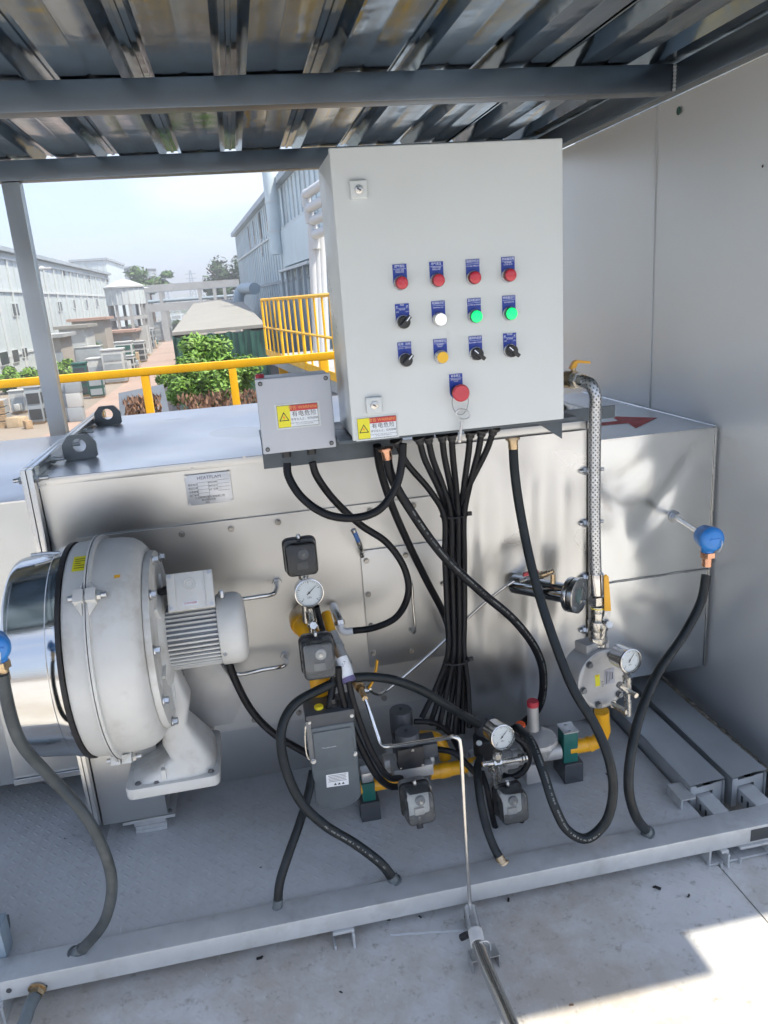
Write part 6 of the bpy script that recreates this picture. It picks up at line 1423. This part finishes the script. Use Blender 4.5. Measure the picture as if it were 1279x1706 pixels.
# ================================================================== TARPAULIN STORE
ts = thing('tarpaulin_store','long store with tan roof and dark green tarpaulin front behind the bright tree','store',P(360,600,y=30))
fl_ = P(286,554,y=30); fr2 = P(442,540,y=30); bl_ = P(322,506,y=75); br2 = P(398,496,y=75)
m2 = MB(); m2.add([fl_,fr2,br2,bl_],[(0,1,2,3)]); m2.prism([fl_-Vector((0,0,.12)),fr2-Vector((0,0,.12)),br2-Vector((0,0,.12)),bl_-Vector((0,0,.12))],(0,0,.118)); m2.build('roof','tan_sheet',ts,smooth=False)
nx=46; vs=[]; fs=[]
for j in range(9):
    for i in range(nx+1):
        u_=i/nx; top=fl_.lerp(fr2,u_); z=top.z-.13+(GZ-top.z+.13)*j/8
        sag = -.10*abs(math.sin(u_*math.pi*5)) if j == 0 else 0
        vs.append((top.x, 30.0-.10+.13*math.sin(u_*41+1.5*math.sin(j*.6+u_*9))*(j/8)**.5+.05*math.sin(u_*97), z+sag))
for j in range(8):
    for i in range(nx): a=j*(nx+1)+i; fs.append((a,a+nx+1,a+nx+2,a+1))
m2 = MB(); m2.add(vs,fs); m2.build('tarpaulin','tarp_green',ts,angle=60)
m2 = MB(); m2.prism([(fl_.x,30.2,GZ),(fr2.x,30.2,GZ),(fr2.x,30.2,fr2.z-.2),(fl_.x,30.2,fl_.z-.2)],(0,.1,0)); m2.build('end_wall','tan_sheet',ts,smooth=False)
for s0_,s1_ in ((fl_,bl_),(fr2,br2)):
    m2 = MB(); m2.add([(s0_.x,s0_.y,GZ),(s1_.x,s1_.y,GZ),s1_-Vector((0,0,.13)),s0_-Vector((0,0,.13))],[(0,1,2,3)]); m2.build('side_sheet','tarp_green',ts,smooth=False)
# grey roof just below the railing
gr_ = thing('low_roof','small blue-grey roof below the railing, left of the withered shrubs','roof',P(230,680,y=11))
a = P(197,655,y=12.5); b = P(272,640,y=12.5); c = P(285,690,y=10.5); d = P(197,705,y=10.5)
m2 = MB(); m2.prism([a,b,Vector((c.x,c.y,b.z-.5)),Vector((d.x,d.y,a.z-.5))],(0,0,-.06)); m2.build('roof_sheet','roof_slate',gr_,smooth=False)
MB().box2((min(a.x,d.x)+.1,10.6,GZ),(max(b.x,c.x)-.1,12.4,a.z-.62)).build('wall','concrete',gr_,smooth=False)
# ================================================================== PIPE BRIDGE
pb = thing('pipe_bridge','pale steel frame bridge crossing the yard between the halls','bridge',P(310,540,y=110))
BY = 110
ta = P(236,483,y=BY); tb_ = P(398,470,y=BY); la = P(232,517,y=BY); lb = P(398,500,y=BY)
zt_ = (ta.z+tb_.z)/2; zl_ = (la.z+lb.z)/2
for yy in (BY,BY+4):
    MB().box2((ta.x,yy-.3,zt_-.45),(tb_.x,yy+.3,zt_+.45)).build('top_beam','steel_blue' if yy > BY else 'concrete',pb,smooth=False); MB().box2((ta.x,yy-.3,zl_-.55),(tb_.x,yy+.3,zl_+.45)).build('bottom_beam','concrete',pb,smooth=False)
    for px in (242,268,333,358,375): x = P(px,495,y=BY).x; MB().box2((x-.2,yy-.28,zl_+.46),(x+.2,yy+.28,zt_-.46)).build('upright','concrete',pb,smooth=False)
    for px in (242,272,345,392): x = P(px,515,y=BY).x; MB().box2((x-.4,yy-.29,GZ),(x+.4,yy+.29,zl_-.56)).build('column','concrete',pb,smooth=False)
for yy in (BY+1.2,BY+2.4): MB().tube([(ta.x,yy,zl_+.8),(tb_.x,yy,zl_+.8)],.22,8,False).build('pipe','steel_blue',pb)
# ================================================================== ROUND TANK
tk_ = thing('round_tank','round white ribbed tank on a frame with shallow cone roof','tank',P(208,575,y=85))
c = P(208,490,y=85); rT = 27*mpx(85); zT1 = P(208,480,y=85).z; zT0 = P(208,508,y=85).z
MB().lathe([(zT0-zT1,rT),(0,rT)],32,(c.x,85,zT1),(0,0,1)).build('shell','sheet_white',tk_)
MB().lathe([(0,rT*1.08),(.15,rT*1.08),(.75,rT*.35),(.85,rT*.1)],32,(c.x,85,zT1),(0,0,1)).build('cone_roof','unit_white',tk_)
for q in range(20): a = 2*math.pi*q/20; MB().box((c.x+rT*math.cos(a),85+rT*math.sin(a),(zT0+zT1)/2),(.10,.10,zT1-zT0)).build('rib','trim_white',tk_)
for q in range(8): a = 2*math.pi*q/8+.3; x=c.x+rT*.92*math.cos(a); y=85+rT*.92*math.sin(a); MB().box2((x-.14,y-.14,GZ),(x+.14,y+.14,zT0-.01)).build('leg','concrete',tk_,smooth=False)
MB().lathe([(0,rT*.99),(.35,rT*.99)],24,(c.x,85,zT0-1.5),(0,0,1)).build('ring_beam','concrete',tk_)
MB().box2((c.x-rT*.8,84,GZ),(c.x+rT*.9,87,zT0-2.2)).build('pump_house','unit_white',tk_,smooth=False)
# ================================================================== SHEDS
for k,(px0,px1,pt,pbm,y,m,rm,lab) in enumerate(((68,98,560,592,58,'wall_tan','concrete','small tan shed with flat roof next to the grey post'),(97,140,545,580,66,'unit_white','tan_sheet','white shed with cream flat roof in front of the left hall'),(118,172,533,575,75,'wall_tan','roof_pink','tan shed with reddish flat roof before the left hall'),(176,222,553,572,80,'wall_tan','roof_pink','low shed with pink roof below the round tank'))):
    a = P(px0,pt,y=y); b = P(px1,pt,y=y); t = thing('yard_shed',lab,'shed',((a.x+b.x)/2,y+2,GZ),'flat roofed sheds in the yard')
    MB().box2((a.x,y,GZ),(b.x,y+4,a.z-.2)).build('wall',m,t,smooth=False); MB().box2((a.x-.35,y-.35,a.z-.19),(b.x+.35,y+4.3,a.z+.05)).build('roof',rm,t,smooth=False)
    xm = a.x+(b.x-a.x)*.7; MB().box2((xm-.4,y-.04,GZ),(xm+.4,y-.005,GZ+2.0)).build('door','unit_grey',t,smooth=False)
# ================================================================== ROWS OF EQUIPMENT along the road
def unit(label, px0, px1, pt, pbm, body, dark, levels, dep=1.0, kind='rack'):
    yb = P((px0+px1)/2,pbm,z=GZ).y; a = P(px0,(pt+pbm)/2,y=yb); b = P(px1,(pt+pbm)/2,y=yb); zt_ = P((px0+px1)/2,pt,y=yb).z
    w_ = b.x-a.x; t = thing('equipment_'+kind,label,'equipment',((a.x+b.x)/2,yb+w_*dep/2,GZ),'rows of equipment along the yard road')
    sk_ = .12; MB().box2((a.x+.05,yb+.05,GZ+.004),(b.x-.05,yb+w_*dep-.05,GZ+sk_)).build('pallet','wood',t,smooth=False)
    z0 = GZ+sk_+.005; h = zt_-z0
    MB().box2((a.x,yb,z0),(b.x,yb+w_*dep,zt_-h*.06)).build('body',body,t,bevel=.02)
    MB().box2((a.x-.04,yb-.04,zt_-h*.055),(b.x+.04,yb+w_*dep+.04,zt_)).build('cap','unit_white' if body != 'unit_green' else 'unit_green',t,bevel=.02)
    for q in range(levels):
        zz = z0+h*(.06+.88*q/levels); hh = h*.88/levels*.66
        MB().box2((a.x+w_*.10,yb-.025,zz),(b.x-w_*.10,yb-.004,zz+hh)).build('opening',dark,t,smooth=False)
        MB().box2((b.x+.004,yb+w_*dep*.1,zz),(b.x+.025,yb+w_*dep*.9,zz+hh)).build('side_opening',dark,t,smooth=False)
    return t
U = [('grey open container behind the railing, left of the white racks',127,169,577,618,'unit_grey','unit_grey',1,.7,'container'),
     ('white cabinet with low roof just above the yellow rail',146,184,596,640,'unit_white','unit_grey',1,.9,'cabinet'),
     ('green finned transformer just behind the yellow rail',124,146,604,662,'unit_green','dark_open',3,.9,'transformer'),
     ('tall green transformer with pale door right of the finned one',147,172,625,664,'unit_green','unit_grey',2,.8,'transformer'),
     ('white three-level rack nearest the road edge',171,208,581,640,'unit_white','unit_grey',3,.8,'rack'),
     ('white and green rack with dark shelves, second along the road',192,222,569,612,'unit_white','unit_green',3,.9,'rack'),
     ('green topped round cabinet behind the second rack',178,204,564,588,'unit_grey','unit_green',1,.9,'cabinet'),
     ('white rack with dark shelves, third along the road',223,242,568,604,'unit_white','dark_open',3,1.0,'rack'),
     ('pale cabinet with domed top behind the third rack',222,246,556,585,'unit_white','unit_green',2,1.0,'cabinet'),
     ('grey rack, fourth along the road',237,256,547,582,'unit_grey','dark_open',3,1.2,'rack'),
     ('white rack, fifth along the road',255,270,537,568,'unit_white','unit_grey',3,1.3,'rack'),
     ('grey green rack, sixth along the road',271,285,528,555,'unit_grey','unit_green',3,1.5,'rack'),
     ('white cabinet at the far end of the road row',262,276,527,543,'unit_white','unit_grey',1,1.5,'cabinet'),
     ('pale blue cabinet furthest down the road',285,303,522,541,'sheet_blue','unit_grey',2,1.5,'cabinet'),
     ('dark tall cabinet left of the grey shelter post',44,70,642,708,'unit_grey','dark_open',2,.8,'cabinet')]
U += [('small white cabinet peeking over the second rack',196,213,553,572,'unit_white','unit_grey',1,1.0,'cabinet'),
     ('small grey cabinet left of the fourth rack',213,228,549,568,'unit_grey','dark_open',1,1.0,'cabinet'),
     ('white low cabinet left of the fifth rack',229,242,542,562,'unit_white','unit_green',2,1.2,'cabinet'),
     ('small white cabinet left of the sixth rack',245,256,534,553,'unit_white','unit_grey',2,1.3,'cabinet'),
     ('white tall cabinet behind the finned transformer',130,150,562,612,'unit_white','unit_grey',2,.9,'cabinet'),
     ('green low cabinet behind the grey container',150,170,558,600,'unit_green','dark_open',1,.9,'cabinet'),
     ('white cabinet between first and second rack, nearer the rail',206,224,592,622,'unit_white','dark_open',2,.9,'cabinet'),
     ('pale cabinet left of the dark tall cabinet',16,42,650,690,'unit_white','unit_grey',1,.8,'cabinet')]
for a in U: unit(*a)
on_ = ['first','second','third','fourth','fifth','sixth','seventh','eighth','ninth','tenth','eleventh','twelfth']
for k in range(12):
    f = (k+.5)/12; f = f**.8; px = 205+(283-205)*f; py = 628+(551-628)*f; c = P(px,py,z=GZ); s_ = 1.0+.35*math.sin(k*2.3); r = random.Random(k)
    t = thing('goods_bundle',on_[k]+' small goods bundle along the lane kerb, counted from the railing','goods',c,'small goods bundles along the lane')
    MB().box2((c.x-s_*.5,c.y-.4,GZ+.004),(c.x+s_*.5,c.y+.4,GZ+.13)).build('pallet','wood',t,smooth=False)
    MB().box2((c.x-s_*.45,c.y-.36,GZ+.135),(c.x+s_*.45,c.y+.36,GZ+.5+.5*r.random())).build('load',('unit_white','unit_grey','carton','unit_green')[k%4],t,bevel=.03)
    MB().box2((c.x-s_*.46,c.y-.37,GZ+.30),(c.x+s_*.46,c.y+.37,GZ+.34)).build('strap','trim_white',t,smooth=False)
# stacked grey boxes by the railing
for k in range(6):
    px = 96+(k%2)*22; py = 703-(k//2)*22; y = P(110,703,z=GZ).y; s_ = 21*mpx(y); c = P(px+10,703,z=GZ)
    t = MB().box((c.x+(k//2)*.03,c.y+s_*.5,GZ+.01+s_*.5+(k//2)*(s_*1.01)),(s_*.99,s_*.9,s_)).build('storage_box','unit_grey' if k%3 else 'unit_white',None,bevel=.02)
    tag(t,('bottom','middle','top')[k//2]+(' left' if k%2 == 0 else ' right')+' pale grey storage box in the stack beside the shelter post','box','stacked storage boxes')
for k in range(4):
    c = P(6,713,z=GZ); h = .30; t = thing('wood_crate',('lowest','second','third','topmost')[k]+' wooden crate of the stack at the left photo edge','crate',(c.x-.3,c.y+.4,GZ+k*h),'stacked wooden crates')
    for q in range(3): MB().box2((c.x-.85,c.y,GZ+.01+k*h+q*.09),(c.x+.2,c.y+.03,GZ+.085+k*h+q*.09)).build('slat','wood',t,smooth=False)
    MB().box2((c.x-.84,c.y+.031,GZ+.01+k*h),(c.x+.19,c.y+.8,GZ+k*h+.27)).build('core','concrete',t,smooth=False)
for k,(px,py,s_,m,wh) in enumerate(((24,712,.42,'carton','left'),(38,710,.38,'carton','middle'),(30,692,.30,'unit_white','upper white'),(48,714,.34,'wood','right'))):
    c = P(px,py,z=GZ); M0 = Matrix.Translation((c.x,c.y+(.3 if k == 2 else 0),GZ+.01+s_/2+(.2 if k == 2 else 0))) @ Matrix.Rotation(k*.7,4,'Z'); m2 = MB(M0); m2.box((0,0,0),(s_*1.2,s_*.8,s_)); m2.box((0,0,s_*.52),(s_*1.1,s_*.3,.03)); tag(m2.build('carton',m,None,bevel=.01),wh+' carton in the heap beside the wooden crates','carton','heap of cartons')
# ================================================================== LAMP POSTS, CHIMNEYS, PYLON
for k,(px,pbm,pt,y,dx,lab) in enumerate(((92,605,450,38,-15,'white street lamp with curved arm before the left hall'),(237,545,482,105,8,'small street lamp beside the bridge column'))):
    b = P(px,pbm,y=y); b.z = GZ; tt = P(px-6 if k == 0 else px,pt,y=y); e = P(px+dx*1.0,pt+ (14 if k == 0 else -6),y=y); t = thing('street_lamp',lab,'street lamp',b,'street lamps in the yard'); r = .07 if k == 0 else .12
    MB().tube([b,Vector((b.x,b.y,tt.z))],r,8,False).build('pole','trim_white',t); MB().tube([Vector((b.x,b.y,tt.z-.05)),Vector(((b.x+e.x)/2,b.y,tt.z+.15)),Vector((e.x,b.y,tt.z+.1))],r*.7,8).build('arm','trim_white',t); MB().box((e.x,b.y,tt.z+.08),(.6,.22,.10)).build('lamp_head','unit_white',t,bevel=.03)
for k,(px,pt,y,r,lab) in enumerate(((247,452,330,1.0,'thin dark chimney behind the light green tree'),(256,447,330,1.4,'left of the twin far chimneys'),(261,447,332,1.4,'right of the twin far chimneys'))):
    b = P(px,500,y=y); zt_ = P(px,pt,y=y).z; t = thing('far_chimney',lab if 'chimney ' in lab+' ' and k == 0 else lab+' above the yard','chimney',(b.x,b.y,GZ),'far chimneys'); MB().lathe([(0,r*1.2),(zt_-GZ,r)],12,(b.x,b.y,GZ),(0,0,1)).build('stack','sheet_grey',t); MB().lathe([(0,r*1.1),(.8,r*1.1)],12,(b.x,b.y,zt_-1),(0,0,1)).build('rim','dark_open',t)
def pylon(px, pt, y, lab):
    b = P(px,500,y=y); h = P(px,pt,y=y).z-GZ; t = thing('pylon',lab,'pylon',(b.x,b.y,GZ),'lattice pylons'); w_ = h*.10
    for sx in (-1,1):
        for sy in (-1,1): MB().tube([(b.x+sx*w_,b.y+sy*w_,GZ),(b.x+sx*w_*.15,b.y+sy*w_*.15,GZ+h)],.22,5,False).build('leg','steel_blue',t)
    for q in range(7): f = q/7; g_ = (q+1)/7; wa = w_*(1-.85*f); wb = w_*(1-.85*g_); MB().tube([(b.x-wa,b.y-wa,GZ+h*f),(b.x+wb,b.y-wb,GZ+h*g_)],.14,4,False).build('brace','steel_blue',t); MB().tube([(b.x+wa,b.y-wa,GZ+h*f),(b.x-wb,b.y-wb,GZ+h*g_)],.14,4,False).build('brace','steel_blue',t)
    for q in (.72,.82,.92): MB().tube([(b.x-h*.12,b.y,GZ+h*q),(b.x+h*.12,b.y,GZ+h*q)],.2,4,False).build('cross_arm','steel_blue',t)
pylon(323,450,360,'lattice pylon near the dark green tree'); pylon(278,458,380,'lattice pylon right of the chimneys')
# low far skyline
sl_ = thing('far_skyline','low hazy blocks on the skyline seen through the bridge','building',(-60,420,GZ))
r = random.Random(12); x = P(225,490,y=420).x
while x < P(395,480,y=420).x: w_ = r.uniform(6,14); h = r.uniform(6,13); MB().box2((x,420,GZ),(x+w_*.95,430,GZ+h)).build('block',r.choice(['sheet_grey','sheet_white','sheet_blue']),sl_,smooth=False); x += w_

# ================================================================== HAZE: thin even air over the yard
hz = MB().box2((-1600,-1600,GZ-1),(1600,1600,48)).build('haze','soil',smooth=False)
hz.data.materials.clear(); hm = bpy.data.materials.new('haze_air'); hm.use_nodes = True; hn = hm.node_tree; hn.nodes.clear()
ho = hn.nodes.new('ShaderNodeOutputMaterial'); hv = hn.nodes.new('ShaderNodeVolumePrincipled'); hv.inputs['Color'].default_value = (.90,.94,1.0,1); hv.inputs['Density'].default_value = .0020; hv.inputs['Anisotropy'].default_value = .2
hn.links.new(hv.outputs[0], ho.inputs['Volume']); hz.data.materials.append(hm); hz['kind'] = 'stuff'
# ================================================================== lettering: font curves become plain meshes
bpy.context.view_layer.update()
dg = bpy.context.evaluated_depsgraph_get()
for o in [o for o in S.objects if o.type == 'FONT']:
    me = bpy.data.meshes.new_from_object(o.evaluated_get(dg)); nm = o.name
    n_ = bpy.data.objects.new('lettering', me); COL.objects.link(n_)
    n_.parent = o.parent; n_.location = o.location; n_.rotation_euler = o.rotation_euler; n_.scale = o.scale; n_['kind'] = 'stuff'
    cu = o.data; bpy.data.objects.remove(o); bpy.data.curves.remove(cu)
